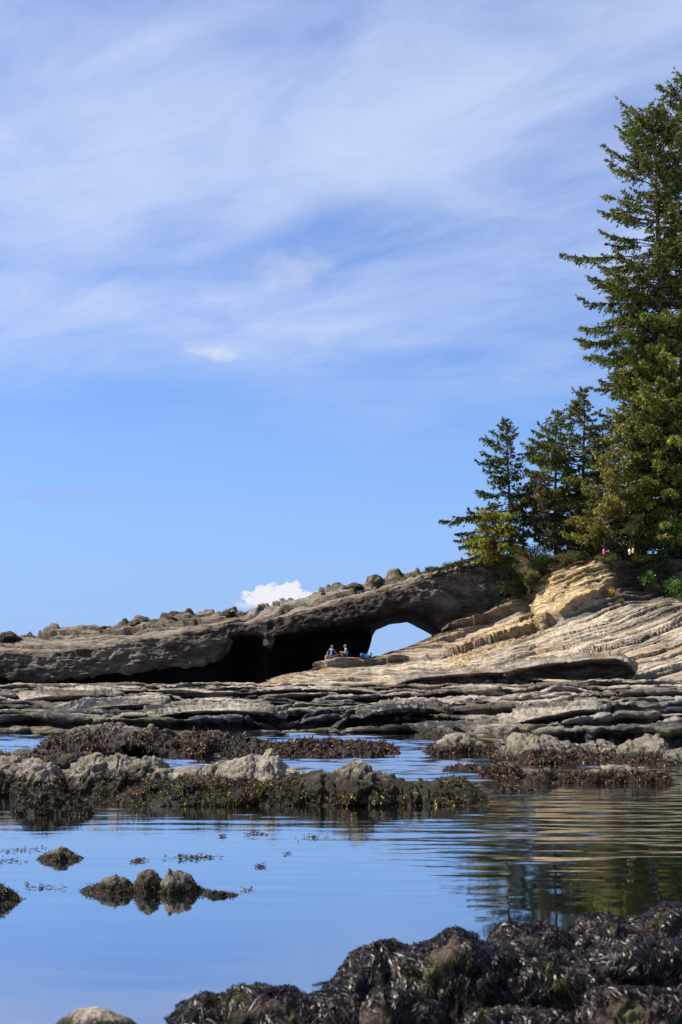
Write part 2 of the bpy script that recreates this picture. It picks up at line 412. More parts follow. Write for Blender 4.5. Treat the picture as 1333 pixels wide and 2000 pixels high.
def slope():
    xs = np.linspace(500, 1640, 520); nr = 235
    x = xs[None, :]; t = np.linspace(0, 1, nr)[:, None]
    yt, yb = interp_pts(x, SL_TOP), interp_pts(x, SL_BOT); dt, db = interp_pts(x, SL_TOPD), interp_pts(x, SL_BOTD)
    y = yb + (yt - yb) * t
    f = (1 - (1 - t) ** 1.6)
    Y = db + (dt - db) * f
    x = np.broadcast_to(x, y.shape)
    PX = Y / FPX                                          # metres per photograph pixel here
    P = Wp(x, y, Y)
    # block of tan sandstone that stands proud, with an undercut left and lower edge
    low = interp_pts(x, [(1040, 1245), (1056, 1240), (1075, 1222), (1110, 1202), (1150, 1182), (1190, 1160), (1215, 1145), (1240, 1130)])
    edge_n = fbm(np.stack((x * 0.03, y * 0.03, x * 0), -1), 3) * 7
    blk = sstep(x + edge_n, 1047, 1058) * (1 - sstep(x + edge_n, 1180, 1260)) * sstep(low - y + edge_n, -2, 3)
    # smooth recessed bed under the arch edge (between the ribbed beds and the honeycomb)
    line = interp_pts(x, [(700, 1300), (850, 1262), (960, 1205), (1050, 1166), (1100, 1150)])
    rec = sstep(y - line, -2, 2) * (1 - sstep(y - line, 22, 30)) * sstep(x, 830, 900) * (1 - sstep(x, 1040, 1052))
    Gx = np.interp(x, [500, 850, 1050, 1130, 1640], [-160, -84, 0, 30, 195]); wy = np.interp(y, [1120, 1190, 1310, 1345], [1, 1, 0.55, 0.35])
    wq = np.stack((x * 0.006, y * 0.02, x * 0), -1)
    s = y + wy * Gx + fbm(wq, 4) * 3.5
    amp_n = 0.35 + 1.0 * sstep(fbm(np.stack((x * 0.010, s * 0.06, x * 0 + 3), -1), 3), -0.3, 0.4)
    b1, h1 = beds(s / 21.0, P, 3); b2, h2 = beds(s / 7.5 + 0.2 * fbm(wq * 3, 2), P, 8); b3, _ = beds(s / 3.4, P, 14)
    smooth_zone = np.clip(rec + sstep(fbm(np.stack((x * 0.007, s * 0.02, x * 0 + 8), -1), 3), 0.05, 0.35) * 0.8, 0, 1)
    dpx = (b1 * 8.0 * (0.3 + 0.7 * amp_n) + b2 * 5.2 * amp_n + b3 * 1.8) * (1 - 0.75 * smooth_zone)
    dpx += blk * 17 - rec * 9
    # erosion hollows in the block
    hol = ridged(np.stack((x * 0.022, y * 0.040, x * 0 + 5), -1), 4)
    dpx += blk * (hol - 0.2) * 13
    # honeycomb weathering
    hc = sstep(x, 860, 900) * (1 - sstep(x, 1050, 1058)) * sstep(y - line, 26, 34) * (1 - sstep(y - line, 62, 74))
    d1, d2, cv = cells(np.stack((x / 7.0, (y + 0.4 * x) / 5.0, x * 0), -1))
    dpx += hc * (sstep(d1, 0.15, 0.6) - 0.6) * 5
    # dark hollow under the trees on the right
    hw = np.exp(-((x - 1262) / 32.) ** 2 - ((y - 1135) / 40.) ** 2) + np.exp(-((x - 1330) / 40.) ** 2 - ((y - 1140) / 30.) ** 2)
    dpx -= hw * 30
    dpx += fbm(scl(P, 0.4, 0.4, 0.8, 4.0), 3) * 5 + ridged(scl(P, 0.7, 0.7, 3.0, 9.0), 3) * 1.4 * (1 - 0.6 * smooth_zone)
    dpx *= sstep(t, 0.0, 0.05)
    n = gnormal(P); n[n[..., 1] > 0] *= -1
    dirv = n * 0.75 + np.array((0, -0.35, -0.05)); dirv /= np.linalg.norm(dirv, axis=-1, keepdims=True)
    Pd = P + dirv * (dpx * PX)[..., None]
    # carry the sheet over the top edge and down behind it
    last = Pd[-1:]; ex = []
    for dy_, dz_ in ((1.0, -0.1), (3.0, -0.6), (8.0, -2.5), (14.0, -7)):
        q = last.copy(); q[..., 1] += dy_
        q[..., 2] += dz_; ex.append(q)
    Pall = np.concatenate([Pd] + ex, 0)
    # colours
    nz = fbm(scl(P, 0.22, 0.22, 0.5, 2.2), 4); nf = fbm(scl(P, 1.2, 1.2, 2.5, 1.2), 4)
    band = h1 * 0.5 + h2 * 0.5
    C = lerp3(GREY * 1.15 * np.array((1.05, 1.0, 0.93)), PALE * 1.55 * np.array((1.04, 1.0, 0.92)), sstep(nz * 0.6 + band * 0.5 + nf * 0.25, -0.5, 0.5))
    C = lerp3(C, BROWN, 0.75 * sstep(band * -0.7 + nf * 0.5, 0.2, 0.7))
    upper = sstep(line - y, -4, 6) * (1 - sstep(x, 1040, 1056))
    C = lerp3(C, lerp3(BROWN * 1.25, ORANGE * 0.85, sstep(nf, -0.2, 0.4)), 0.7 * upper)
    C = lerp3(C, np.array((0.30, 0.23, 0.16)), 0.85 * rec)
    tanm = np.maximum(blk * sstep(nf + 0.6, 0.0, 0.4), hc)
    C = lerp3(C, lerp3(TAN, TAN * np.array((0.62, 0.55, 0.5)), sstep(nf + nz * 0.5, -0.1, 0.5)), 0.92 * tanm)
    C = lerp3(C, ORANGE, 0.7 * blk * sstep(-(low - y) + 16, 0, 12) * sstep(nf, -0.3, 0.3))
    C = lerp3(C, DARK * 1.2, 0.75 * sstep(x + nf * 25, 1165, 1215) * (1 - sstep(y + 0.15 * (x - 1250) + nf * 14, 1165, 1195)))  # shade of the trees on the right of the cliff, painted into the rock colour
    seat = np.exp(-((x - 650) / 60.) ** 2 - ((y - 1308) / 13.) ** 2)
    C = lerp3(C, lerp3(PALE * 1.25, ORANGE * 1.15, sstep(nf, -0.05, 0.3)), np.clip(seat * 1.3, 0, 0.95))
    C = lerp3(C, lerp3(ORANGE, PALE, sstep(nf, -0.2, 0.3)), 0.55 * sstep(fbm(np.stack((x * 0.008, s * 0.05, x * 0 + 15), -1), 3), 0.12, 0.45) * sstep(y, 1200, 1260))
    C = lerp3(C, MOSS, 0.8 * sstep(fbm(scl(P, 0.6, 0.6, 1, 40.0), 3), 0.28, 0.5) * (1 - sstep(y - yt, 10, 50)) * sstep(x, 900, 1000))
    Ca = np.concatenate([C] + [np.broadcast_to(DARK, C[-1:].shape)] * 4, 0)
    global SLOPE_P; SLOPE_P = Pd
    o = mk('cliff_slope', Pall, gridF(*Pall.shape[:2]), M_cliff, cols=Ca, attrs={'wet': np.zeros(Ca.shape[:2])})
    tag(o, 'dipping tan and grey sandstone slope rising to the wooded point', 'cliff', kind='structure')
    return o
slope_o = slope()

# ------------------------------------------------------------------ headland with the natural arch
def headland():
    xs = np.concatenate((np.linspace(-330, 420, 270), np.linspace(422, 1010, 300)))
    def ip(p): return interp_pts(xs, p)
    yt = ip([(-330, 1252), (0, 1245), (40, 1248), (100, 1238), (200, 1228), (300, 1215), (350, 1209), (450, 1200), (500, 1196), (550, 1190), (600, 1177), (630, 1160), (660, 1152), (700, 1146), (750, 1138), (800, 1127), (850, 1114), (900, 1099), (940, 1087), (968, 1084), (985, 1100), (1000, 1150), (1010, 1200)])
    yc = ip([(-330, 1286), (0, 1280), (100, 1277), (200, 1266), (300, 1250), (400, 1232), (450, 1224), (500, 1216), (550, 1211), (600, 1202), (640, 1188), (700, 1174), (750, 1163), (800, 1148), (850, 1126), (900, 1110), (960, 1092), (985, 1115), (1000, 1165), (1010, 1210)])
    yl = ip([(-330, 1322), (0, 1321), (100, 1326), (200, 1317), (250, 1310), (300, 1304), (400, 1296), (436, 1280), (450, 1240), (475, 1232), (505, 1234), (518, 1262), (530, 1262), (542, 1236), (580, 1228), (640, 1216), (700, 1204), (750, 1195), (800, 1186), (835, 1196), (858, 1225), (880, 1232), (900, 1225), (960, 1200), (1000, 1195), (1010, 1215)])
    Yl = ip([(-330, 100), (0, 100), (400, 100), (450, 101.5), (505, 102), (520, 101), (545, 101), (700, 101.2), (800, 101.5), (850, 102), (900, 102.5), (1010, 103)])
    yr = ip([(-330, 1326), (200, 1322), (300, 1312), (430, 1300), (455, 1262), (700, 1240), (718, 1240), (724, 1240), (735, 1231), (760, 1220), (795, 1215), (820, 1227), (845, 1241), (856, 1262), (900, 1250), (1010, 1230)])
    Yr = ip([(-330, 101.5), (200, 101.5), (300, 103), (430, 105), (470, 108), (520, 104), (545, 107.5), (600, 110), (700, 110), (845, 110), (860, 107), (900, 106), (1010, 106)])
    yb = ip([(-330, 1338), (690, 1336), (708, 1300), (716, 1281), (724, 1262), (728, 1242), (735, 1230), (760, 1219), (795, 1214), (820, 1226), (844, 1240), (852, 1290), (900, 1280), (1010, 1260)])
    arch = sstep(xs, 716, 726) * (1 - sstep(xs, 842, 852))
    ybk = yb - 4 * arch
    prof = [(ybk, np.full_like(xs, 121.)), (yt + 14, np.full_like(xs, 116.)), (yt + 1, np.full_like(xs, 110.)), (yt, np.full_like(xs, 107.)), (yc * 0.45 + yt * 0.55, np.full_like(xs, 104.)), (yc, Yl + 0.7),
            (yc * 0.5 + yl * 0.5, Yl + 0.1), (yl, Yl), (yl * 0.7 + yr * 0.3, Yl * 0.75 + Yr * 0.25), (yr, Yr), (yb * 0.5 + yr * 0.5, Yr + 0.3), (yb, Yr + 0.2), (ybk, np.full_like(xs, 121.))]
    nseg = [4, 5, 8, 34, 42, 34, 40, 20, 18, 14, 12, 4]
    rows_y, rows_Y = [], []
    for i in range(len(prof) - 1):
        for k in range(nseg[i]):
            f = k / nseg[i]
            rows_y.append(prof[i][0] * (1 - f) + prof[i + 1][0] * f); rows_Y.append(prof[i][1] * (1 - f) + prof[i + 1][1] * f)
    y = np.array(rows_y); Y = np.array(rows_Y)
    def smooth(a, n=3):
        for _ in range(n): a = (np.roll(a, 1, 0) + 2 * a + np.roll(a, -1, 0)) / 4
        return a
    y = smooth(y); Y = smooth(Y)
    x = np.broadcast_to(xs[None, :], y.shape)
    P = Wp(x, y, Y)
    nr = y.shape[0]
    Pw = np.concatenate((P[-1:], P, P[:1]), 0); n = gnormal(Pw)[1:-1]
    ctr = P.mean(0, keepdims=True)
    flip = ((P - ctr) * n).sum(-1).mean() < 0
    if flip: n = -n
    PX = 100. / FPX
    vrow = np.arange(nr)[:, None] * np.ones_like(y)
    c0 = np.cumsum([0] + nseg)
    top = sstep(vrow, c0[2], c0[3]) * (1 - sstep(vrow, c0[5] - 12, c0[5] + 10))
    face = sstep(vrow, c0[5] - 10, c0[5] + 8) * (1 - sstep(vrow, c0[7], c0[7] + 20))
    s = y + 0.22 * (x - 500) * np.interp(x, [0, 600], [0.45, 1.3]) + fbm(np.stack((x * 0.008, y * 0.03, x * 0), -1), 4) * 6
    b1, h1 = beds(s / 11.0, P, 5); b2, h2 = beds(s / 4.6, P, 6)
    mod = 0.3 + sstep(fbm(np.stack((x * 0.013, s * 0.08, x * 0 + 1), -1), 3), -0.35, 0.4)
    dpx = top * (b1 * 7.0 * mod + b2 * 5.0 * mod) + face * (b1 * 0.9 * mod + b2 * 0.5 * mod)
    # knobbly crest
    kn = sstep(fbm(scl(P, 0.75, 0.5, 0.75, 3.0), 3), 0.02, 0.5)
    crest = sstep(vrow, c0[2] - 4, c0[3] - 2) * (1 - sstep(vrow, c0[3] + 4, c0[4] + 6))
    dpx += crest * (kn * 10.0 * (0.4 + sstep(fbm(scl(P, 0.2, 0.2, 0.2, 12.0), 2), -0.2, 0.4)) + ridged(scl(P, 1.6, 1.3, 2.2), 4, 0.6) * 3.5)
    # lumpy, fluted grey face
    dpx += face * (fbm(scl(P, 0.35, 0.35, 0.6, 7.0), 4) * 9 + ridged(scl(P, 0.7, 0.7, 1.2, 3.0), 5, 0.55) * 10 + fbm(scl(P, 2.4, 2.4, 2.4, 3.0), 3) * 3.2)
    dpx += (1 - face) * fbm(scl(P, 0.5, 0.5, 0.5, 5.0), 5) * 3.5
    dpx *= 1 - 0.5 * sstep(np.abs(arch[None, :]), 0.2, 0.8) * sstep(vrow, c0[9] - 18, c0[9] - 2)
    P = P + n * (dpx * PX)[..., None]
    nz = fbm(scl(P, 0.22, 0.22, 0.5, 2.2), 4); nf = fbm(scl(P, 1.2, 1.2, 2.2, 1.2), 4)
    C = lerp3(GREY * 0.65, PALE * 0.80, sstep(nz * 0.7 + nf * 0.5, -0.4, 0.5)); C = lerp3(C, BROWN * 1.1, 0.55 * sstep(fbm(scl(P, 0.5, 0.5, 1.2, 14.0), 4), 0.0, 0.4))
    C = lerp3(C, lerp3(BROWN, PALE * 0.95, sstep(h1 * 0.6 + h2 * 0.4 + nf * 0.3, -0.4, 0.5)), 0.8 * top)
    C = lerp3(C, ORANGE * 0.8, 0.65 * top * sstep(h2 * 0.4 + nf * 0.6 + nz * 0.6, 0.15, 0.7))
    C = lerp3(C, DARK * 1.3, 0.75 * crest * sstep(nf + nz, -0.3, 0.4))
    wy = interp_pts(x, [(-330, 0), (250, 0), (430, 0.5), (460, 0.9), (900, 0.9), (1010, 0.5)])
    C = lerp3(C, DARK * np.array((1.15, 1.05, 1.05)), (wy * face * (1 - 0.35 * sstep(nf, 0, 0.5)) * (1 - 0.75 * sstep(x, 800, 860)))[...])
    C = lerp3(C, DARK * 0.8, 0.85 * sstep(vrow, c0[7] - 6, c0[8]))  # below the lip, cave and arch shade is painted in as darker rock
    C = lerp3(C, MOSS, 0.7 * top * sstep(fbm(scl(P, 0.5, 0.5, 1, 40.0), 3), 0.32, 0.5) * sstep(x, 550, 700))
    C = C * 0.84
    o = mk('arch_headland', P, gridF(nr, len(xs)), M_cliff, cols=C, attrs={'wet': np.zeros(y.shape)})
    me = o.data
    # close the last strip of the loop and the two ends
    nc = len(xs); a = np.arange(nc - 1)
    import bmesh
    bm = bmesh.new(); bm.from_mesh(me); bm.verts.ensure_lookup_table()
    for i in range(nc - 1):
        try: bm.faces.new((bm.verts[(nr - 1) * nc + i], bm.verts[(nr - 1) * nc + i + 1], bm.verts[i + 1], bm.verts[i])).smooth = True
        except ValueError: pass
    bm.faces.new([bm.verts[r * nc] for r in range(nr)]); bm.faces.new([bm.verts[r * nc + nc - 1] for r in range(nr)][::-1])
    bmesh.ops.recalc_face_normals(bm, faces=bm.faces)
    bm.to_mesh(me); bm.free()
    tag(o, 'long rocky headland sloping down to the left, pierced by a natural arch', 'headland', kind='structure')
    return o
head_o = headland()

# ------------------------------------------------------------------ wooded ground above the cliff
def hill():
    xs = np.linspace(952, 1640, 200)
    yt = interp_pts(xs, SL_TOP); dt = interp_pts(xs, SL_TOPD)
    yk = np.minimum(yt - 3, interp_pts(xs, [(952, 1140), (975, 1092), (1010, 1086), (1100, 1088), (1640, 1070)]))
    rows = []
    for t in np.linspace(0, 1, 26): rows.append(Wp(xs, yt + 6 + (yk - yt - 6) * t, dt + 0.3 + 3.2 * t ** 0.8))
    b = rows[-1]
    for k in (1, 2, 3, 5, 7, 10, 14, 19, 25, 32, 40):
        q = b.copy(); q[:, 1] += k; q[:, 0] *= (q[:, 1] / b[:, 1]); q[:, 2] += 0.04 * k - 7 * sstep(np.full(len(xs), k), 22, 40); rows.append(q)
    P = np.array(rows)
    P[..., 2] += fbm(scl(P, 0.5, 0.5, 0.5), 4) * 0.35; P[..., 1] += fbm(scl(P, 0.6, 0.6, 0.6, 9), 3) * 0.35
    C = lerp3(np.array((0.06, 0.045, 0.025)), np.array((0.07, 0.085, 0.02)), sstep(fbm(scl(P, 0.8, 0.8, 0.8, 2), 4), -0.2, 0.3))
    o = mk('wooded_ground', P, gridF(*P.shape[:2]), M_cliff, cols=C, attrs={'wet': P[..., 0] * 0})
    tag(o, 'dark mossy ground under the trees on the cliff top', 'ground', kind='structure')
hill()

# ------------------------------------------------------------------ rocks standing in the pool
WEED = [((0.018, 0.011, 0.007), 6), ((0.009, 0.007, 0.006), 6), ((0.13, 0.048, 0.014), 2.0), ((0.10, 0.085, 0.014), 1.8), ((0.34, 0.14, 0.035), 0.9), ((0.15, 0.14, 0.02), 0.6)]
WEED_RED = [((0.030, 0.014, 0.009), 5), ((0.011, 0.007, 0.006), 6), ((0.14, 0.055, 0.026), 3.0), ((0.26, 0.14, 0.09), 1.4), ((0.06, 0.05, 0.012), 0.6)]
WEED_GRN = [((0.011, 0.009, 0.005), 7), ((0.032, 0.028, 0.006), 3), ((0.20, 0.17, 0.018), 1.7), ((0.03, 0.10, 0.014), 0.5), ((0.26, 0.09, 0.02), 1.3)]
def palette(n, pal, rs):
    w = np.array([p[1] for p in pal], float); k = rs.choice(len(pal), n, p=w / w.sum())
    return np.array([p[0] for p in pal])[k] * rs.uniform(0.35, 1.05, (n, 1))

def fronds(P, D, L, Wd, rs, cols, curl=0.6):
    """curled two-piece strips: base points P, directions D, lengths L, widths Wd"""
    n = len(P); r = rs.normal(size=(n, 3))
    S = np.cross(D, r); S /= np.linalg.norm(S, axis=1)[:, None] + 1e-9
    D2 = D + rs.normal(size=(n, 3)) * curl; D2[:, 2] -= 0.25; D2 /= np.linalg.norm(D2, axis=1)[:, None]
    h = Wd[:, None] / 2; m = P + D * (L * 0.55)[:, None]; t = m + D2 * (L * 0.5)[:, None]
    V = np.stack((P - S * h * 0.5, P + S * h * 0.5, m + S * h, m - S * h, t + S * h * 0.6, t - S * h * 0.6), 1).reshape(-1, 3)
    b = np.arange(n)[:, None] * 6
    F = np.concatenate((b + np.array((0, 1, 2, 3)), b + np.array((3, 2, 4, 5))), 0)
    return V, F, np.repeat(cols, 6, 0)

def outcrop(name, label, sil, ybase, thick, seed, weed=0, pal=WEED, wz=0.6, wlen=0.09, tone=PALE, rough=1.0, cat='rock', group=None, kelp=0, front=2.6, res=1.9, sink=0.12, wetall=0.0, facet=1.0, bare=None, grain=0.055):
    rs = np.random.RandomState(seed)
    a = np.array(sil, float); Yb = base_depth(ybase); Yc = Yb + thick * 0.5
    mpx = Yb / FPX
    x0, x1 = a[0, 0] - 4, a[-1, 0] + 4
    res = res if ybase < 1860 else 3.0
    nc = int(np.clip((x1 - x0) / res, 30, 330)); nr = int(np.clip(thick / mpx / res * 1.0, 34, 74))
    xs = np.linspace(x0, x1, nc); ysil = np.interp(xs, a[:, 0], a[:, 1])
    H = CH - (ysil - HY) / FPX * Yc
    ends = np.minimum(xs - x0, x1 - xs) / 6.0
    H = np.maximum(H, 0.01) * np.clip(ends, 0, 1) - sink * (1 - np.clip(ends, 0, 1))
    X = (xs - HX) / FPX * Yc
    v = np.linspace(-1, 1, nr)
    q = np.stack((X, X * 0 + seed, X * 0), -1)
    S = max(0.06, np.max(H))
    wob = fbm(q * (0.35 / S), 3) * 0.22
    vv = v[:, None] + wob[None]
    prof = np.where(vv < 0, 1 - np.abs(vv) ** front, 1 - np.abs(vv) ** 2.0)
    Z = -sink + (H[None] + sink) * prof
    Y = Yc + v[:, None] * thick * 0.55 * np.ones(nc)[None]
    P = np.stack((np.broadcast_to(X, Y.shape), Y, Z), -1)
    P[..., 0] += fbm(scl(P, 0.4 / S, 0.4 / S, 0.4 / S, seed), 2) * 0.15 * S
    n = gnormal(P); n *= np.sign(n[..., 2].mean())
    kf = 1.0 / S
    Pq = P + np.stack([fbm(scl(P, 2 * kf, 2 * kf, 2 * kf, 11. * j + seed), 2) for j in (1, 2, 3)], -1) * 0.12 * S
    d1, d2, val = cells(scl(Pq, 1.5 * kf, 1.2 * kf, 2.0 * kf, seed * 1.7), seed); e1, e2, val2 = cells(scl(Pq, 3.6 * kf, 3.2 * kf, 4.4 * kf, seed * 2.7), seed + 5)
    d = fbm(scl(P, 0.9 * kf, 0.9 * kf, 0.9 * kf, seed * 3.1), 5) * 0.15 + facet * ((val - 0.5) * 0.20 - 0.10 * (1 - sstep(d2 - d1, 0.0, 0.10)) + (val2 - 0.5) * 0.08 - 0.05 * (1 - sstep(e2 - e1, 0, 0.12))) + ridged(scl(P, 3.2 * kf, 3.2 * kf, 3.2 * kf, seed), 5, 0.6) * grain
    d = d * S * rough
    P = P + n * d[..., None]
    n = gnormal(P); n *= np.sign(n[..., 2].mean())
    z = P[..., 2] / S
    nf = fbm(scl(P, 5 * kf, 5 * kf, 5 * kf, 3), 4); nb = fbm(scl(P, 1.2 * kf, 1.2 * kf, 1.2 * kf, 9), 3)
    C = lerp3(tone * 0.6, tone * 1.15, sstep(nf * 0.6 + nb * 0.5, -0.4, 0.5))
    C = lerp3(C, MOSS, 0.4 * sstep(nb, 0.15, 0.5))
    lowm = 1 - sstep(z + nf * 0.16 + nb * 0.2, wz * 0.45, wz)
    C = lerp3(C, np.array((0.017, 0.011, 0.007)), 0.95 * lowm)
    wet = np.clip(np.maximum(lowm * 0.45, 1 - sstep(P[..., 2], 0.0, 0.035)), wetall, 1)
    loc = (float(X.mean()), float(Yc), 0.0)
    o = mk(name, P, gridF(nr, nc), M_rock, origin=loc, cols=C, attrs={'wet': wet})
    tag(o, label, cat, group)
    Pf, Nf, lf = P.reshape(-1, 3), n.reshape(-1, 3), lowm.reshape(-1)
    if weed:
        weed = int(weed * 1.6)
        e = np.linalg.norm(np.cross(np.gradient(P, axis=0), np.gradient(P, axis=1)), axis=-1).reshape(-1)
        patch = sstep(fbm(scl(Pf, 1.0 * kf, 1.0 * kf, 1.0 * kf, 50 + seed), 3), -0.45, 0.1)
        if bare is not None:                       # stretch of the rock that is free of weed above a height
            patch = patch * np.where((Pf[:, 0] > (bare[0] - HX) / FPX * Yc) & (Pf[:, 0] < (bare[1] - HX) / FPX * Yc) & (Pf[:, 2] > bare[2]), 0.0, 1.0)
        w = e * (lf * patch + 0.002) * (Pf[:, 2] > -0.03); w /= w.sum()
        k = rs.choice(len(Pf), weed, p=w)
        down = np.array((0, -0.35, -1.0)) - (np.array((0, -0.35, -1.0)) * Nf[k]).sum(1)[:, None] * Nf[k]
        D = down * 1.0 + Nf[k] * rs.uniform(0.02, 0.55, (weed, 1)) + rs.normal(size=(weed, 3)) * 0.35; D /= np.linalg.norm(D, axis=1)[:, None]
        cc = palette(weed, pal, rs)
        tone_n = 1 + 0.9 * fbm(scl(Pf[k], 1.5 * kf, 1.5 * kf, 1.5 * kf, 70), 3); cc = cc * np.clip(tone_n, 0.35, 2.0)[:, None]
        V, F, c6 = fronds(Pf[k] + rs.normal(size=(weed, 3)) * 0.008, D, wlen * 0.62 * rs.uniform(0.4, 1.4, weed), wlen * 0.62 * rs.uniform(0.14, 0.32, weed), rs, cc)
        V[:, 2] = np.maximum(V[:, 2], 0.004)
        tag(mk('seaweed', V, F, M_weed, parent=o, cols=c6, smooth=False), kind='stuff')
    if kelp:
        m = int(kelp * 1.35); K = 3
        drow = thick * 1.1 / nr; dcol = (X[-1] - X[0]) / nc
        ncl = max(8, m // 18); rC = rs.uniform(0.06, 0.94, ncl) * (nr - 1); cC = rs.uniform(0.01, 0.99, ncl) * (nc - 1)
        lenC = rs.uniform(0.05, 0.17, ncl); drC = rs.normal(size=ncl) * 0.95 + 0.9 * fbm(np.stack((cC * 0.05, rC * 0.05, cC * 0), -1), 2); liftC = rs.uniform(0.0, 0.016, ncl) ; toneC = rs.uniform(0.2, 2.2, ncl)
        cl = rs.randint(0, ncl, m); sig = rs.uniform(0.3, 1.0, m) * 0.022
        r0 = np.clip(rC[cl] + rs.normal(size=m) * sig / drow, 1, nr - 2); c0 = np.clip(cC[cl] + rs.normal(size=m) * sig / dcol, 1, nc - 2)
        keep = fbm(np.stack((c0 * 0.022, r0 * 0.045, c0 * 0 + seed + 4.4), -1), 3) < np.where(r0 / (nr - 1) < 0.35, 0.18, 0.7); r0, c0, cl = r0[keep], c0[keep], cl[keep]; m = len(r0)
        dirn = np.where(r0 / (nr - 1) < 0.56, -1, 1)
        length = lenC[cl] * rs.uniform(0.8, 1.2, m)
        drift = drC[cl] + rs.normal(size=m) * 0.35; coff = c0 - cC[cl]
        pts, nn = [], []
        r, c = r0.copy(), c0.copy()
        for kk in range(K):
            ri = np.clip(r, 0, nr - 1.001); ci = np.clip(c, 0, nc - 1.001); i, j = ri.astype(int), ci.astype(int); fr, fc = (ri - i)[:, None], (ci - j)[:, None]
            def bl(A): return (A[i, j] * (1 - fc) + A[i, j + 1] * fc) * (1 - fr) + (A[i + 1, j] * (1 - fc) + A[i + 1, j + 1] * fc) * fr
            p, q_ = bl(P), bl(n); pts.append(p + q_ * (0.004 + (0.006 * rs.rand(m, 1) + liftC[cl][:, None]) * math.sin(math.pi * (kk + 0.5) / K)) ); nn.append(q_)
            # step by arc length: steep parts advance fewer rows
            gr = np.linalg.norm(P[np.clip(i + 1, 0, nr - 1), j] - P[i, j], axis=1) + 1e-4; gc = np.linalg.norm(P[i, j + 1] - P[i, j], axis=1) + 1e-4
            st = length / K
            r = r + dirn * st * 0.9 / gr; c = c + drift * st / gc * 0.6 + rs.normal(size=m) * 0.10 * st / gc - coff * 0.13
        pts = np.array(pts); nn = np.array(nn)
        tg = np.gradient(pts, axis=0); sd = np.cross(tg, nn); sd /= np.linalg.norm(sd, axis=-1, keepdims=True) + 1e-9
        # strands are twisted ribbons
        tw = rs.uniform(-0.7, 0.7, (1, m, 1)); sd = sd + nn * tw
        wdt = (rs.uniform(0.0011, 0.0034, (1, m, 1)) * (1 + 1.2 * (rs.rand(1, m, 1) < 0.12)) * np.array([0.7, 1, .35])[:, None, None])
        V = np.stack((pts - sd * wdt, pts + sd * wdt), 2).transpose(1, 0, 2, 3).reshape(-1, 3)
        V[:, 2] = np.maximum(V[:, 2], 0.003)
        b = np.arange(m)[:, None] * (2 * K); F = np.concatenate([b + np.array((2 * kk, 2 * kk + 1, 2 * kk + 3, 2 * kk + 2)) for kk in range(K - 1)], 0)
        cc = palette(m, [((0.002, 0.0013, 0.0015), 7), ((0.005, 0.003, 0.0035), 4), ((0.036, 0.022, 0.030), 2.4), ((0.022, 0.020, 0.004), 0.6)], rs)
        cc = cc * toneC[cl][:, None]
        gpatch = sstep(fbm(np.stack((c0 * 0.03, r0 * 0.05, c0 * 0 + seed), -1), 3), 0.30, 0.5)
        cc = lerp3(cc, np.array((0.026, 0.025, 0.004)) * rs.uniform(0.3, 1.4, (m, 1)), gpatch * (rs.rand(m) < 0.6))
        tag(mk('kelp', V, F, M_kelp, parent=o, cols=np.repeat(cc, 2 * K, 0)), kind='stuff')
    return o

# far weedy ridges at the foot of the shelf
outcrop('weedy_reef', 'low brown weed-covered reef behind the pale peaked rock', [(100, 1450), (120, 1438), (150, 1425), (200, 1418), (240, 1420), (290, 1424), (330, 1440), (370, 1434), (420, 1432), (450, 1446), (500, 1450), (540, 1456), (580, 1447), (620, 1452), (680, 1455), (730, 1450), (768, 1464)], 1478, 2.6, 21, weed=9000, pal=WEED_RED, wz=1.25, wlen=0.17, cat='reef', front=3.2)
outcrop('weedy_reef', 'rounded dark weedy rock below the notch in the shelf', [(835, 1462), (860, 1444), (900, 1434), (940, 1446), (970, 1462)], 1475, 1.8, 22, weed=1900, pal=WEED_RED, wz=0.8, wlen=0.13, cat='reef')
outcrop('weedy_reef', 'long weedy rock under the overhanging ledge on the right', [(965, 1478), (1000, 1440), (1040, 1432), (1090, 1450), (1130, 1456), (1180, 1454), (1240, 1448), (1285, 1440), (1310, 1470)], 1492, 2.2, 23, weed=3000, pal=WEED_RED, wz=0.62, wlen=0.13, cat='reef', tone=PALE * 0.85)
outcrop('weedy_reef', 'grey rock lump at the right edge of the channel', [(1285, 1492), (1310, 1466), (1345, 1462), (1420, 1468), (1440, 1490)], 1496, 1.4, 24, weed=500, wz=0.6, wlen=0.14, cat='reef', tone=GREY * 1.4)
outcrop('weedy_rock', 'grey-green rock wedge leaning on the shelf', [(815, 1440), (850, 1425), (900, 1412), (960, 1408), (1000, 1424), (1010, 1440)], 1446, 2.2, 25, weed=1300, pal=WEED_GRN, wz=0.7, wlen=0.15, tone=GREY * 1.2)
# small weedy islets in the channel
outcrop('weedy_islet', 'small brown weed islet midway along the channel', [(940, 1515), (960, 1500), (985, 1490), (1003, 1492), (1022, 1512)], 1520, 0.9, 31, weed=1500, pal=WEED_RED, wz=1.4, wlen=0.11, cat='islet')
outcrop('weedy_islet', 'long low brown weed islet near the right edge', [(1038, 1518), (1060, 1500), (1095, 1512), (1130, 1516), (1165, 1500), (1210, 1494), (1245, 1500), (1280, 1502), (1310, 1522)], 1530, 0.8, 32, weed=2600, pal=WEED_RED, wz=1.0, wlen=0.10, cat='islet')
outcrop('weedy_islet', 'thin weedy strip just breaking the channel water', [(868, 1504), (900, 1494), (950, 1498)], 1506, 0.7, 33, weed=700, pal=WEED_RED, wz=1.6, wlen=0.10, cat='islet', sink=0.05)
outcrop('weedy_islet', 'lowest weedy strip at the right tip of the front reef', [(965, 1545), (990, 1533), (1020, 1536), (1050, 1545)], 1548, 0.7, 34, weed=900, pal=WEED, wz=1.4, wlen=0.09, cat='islet', sink=0.05)
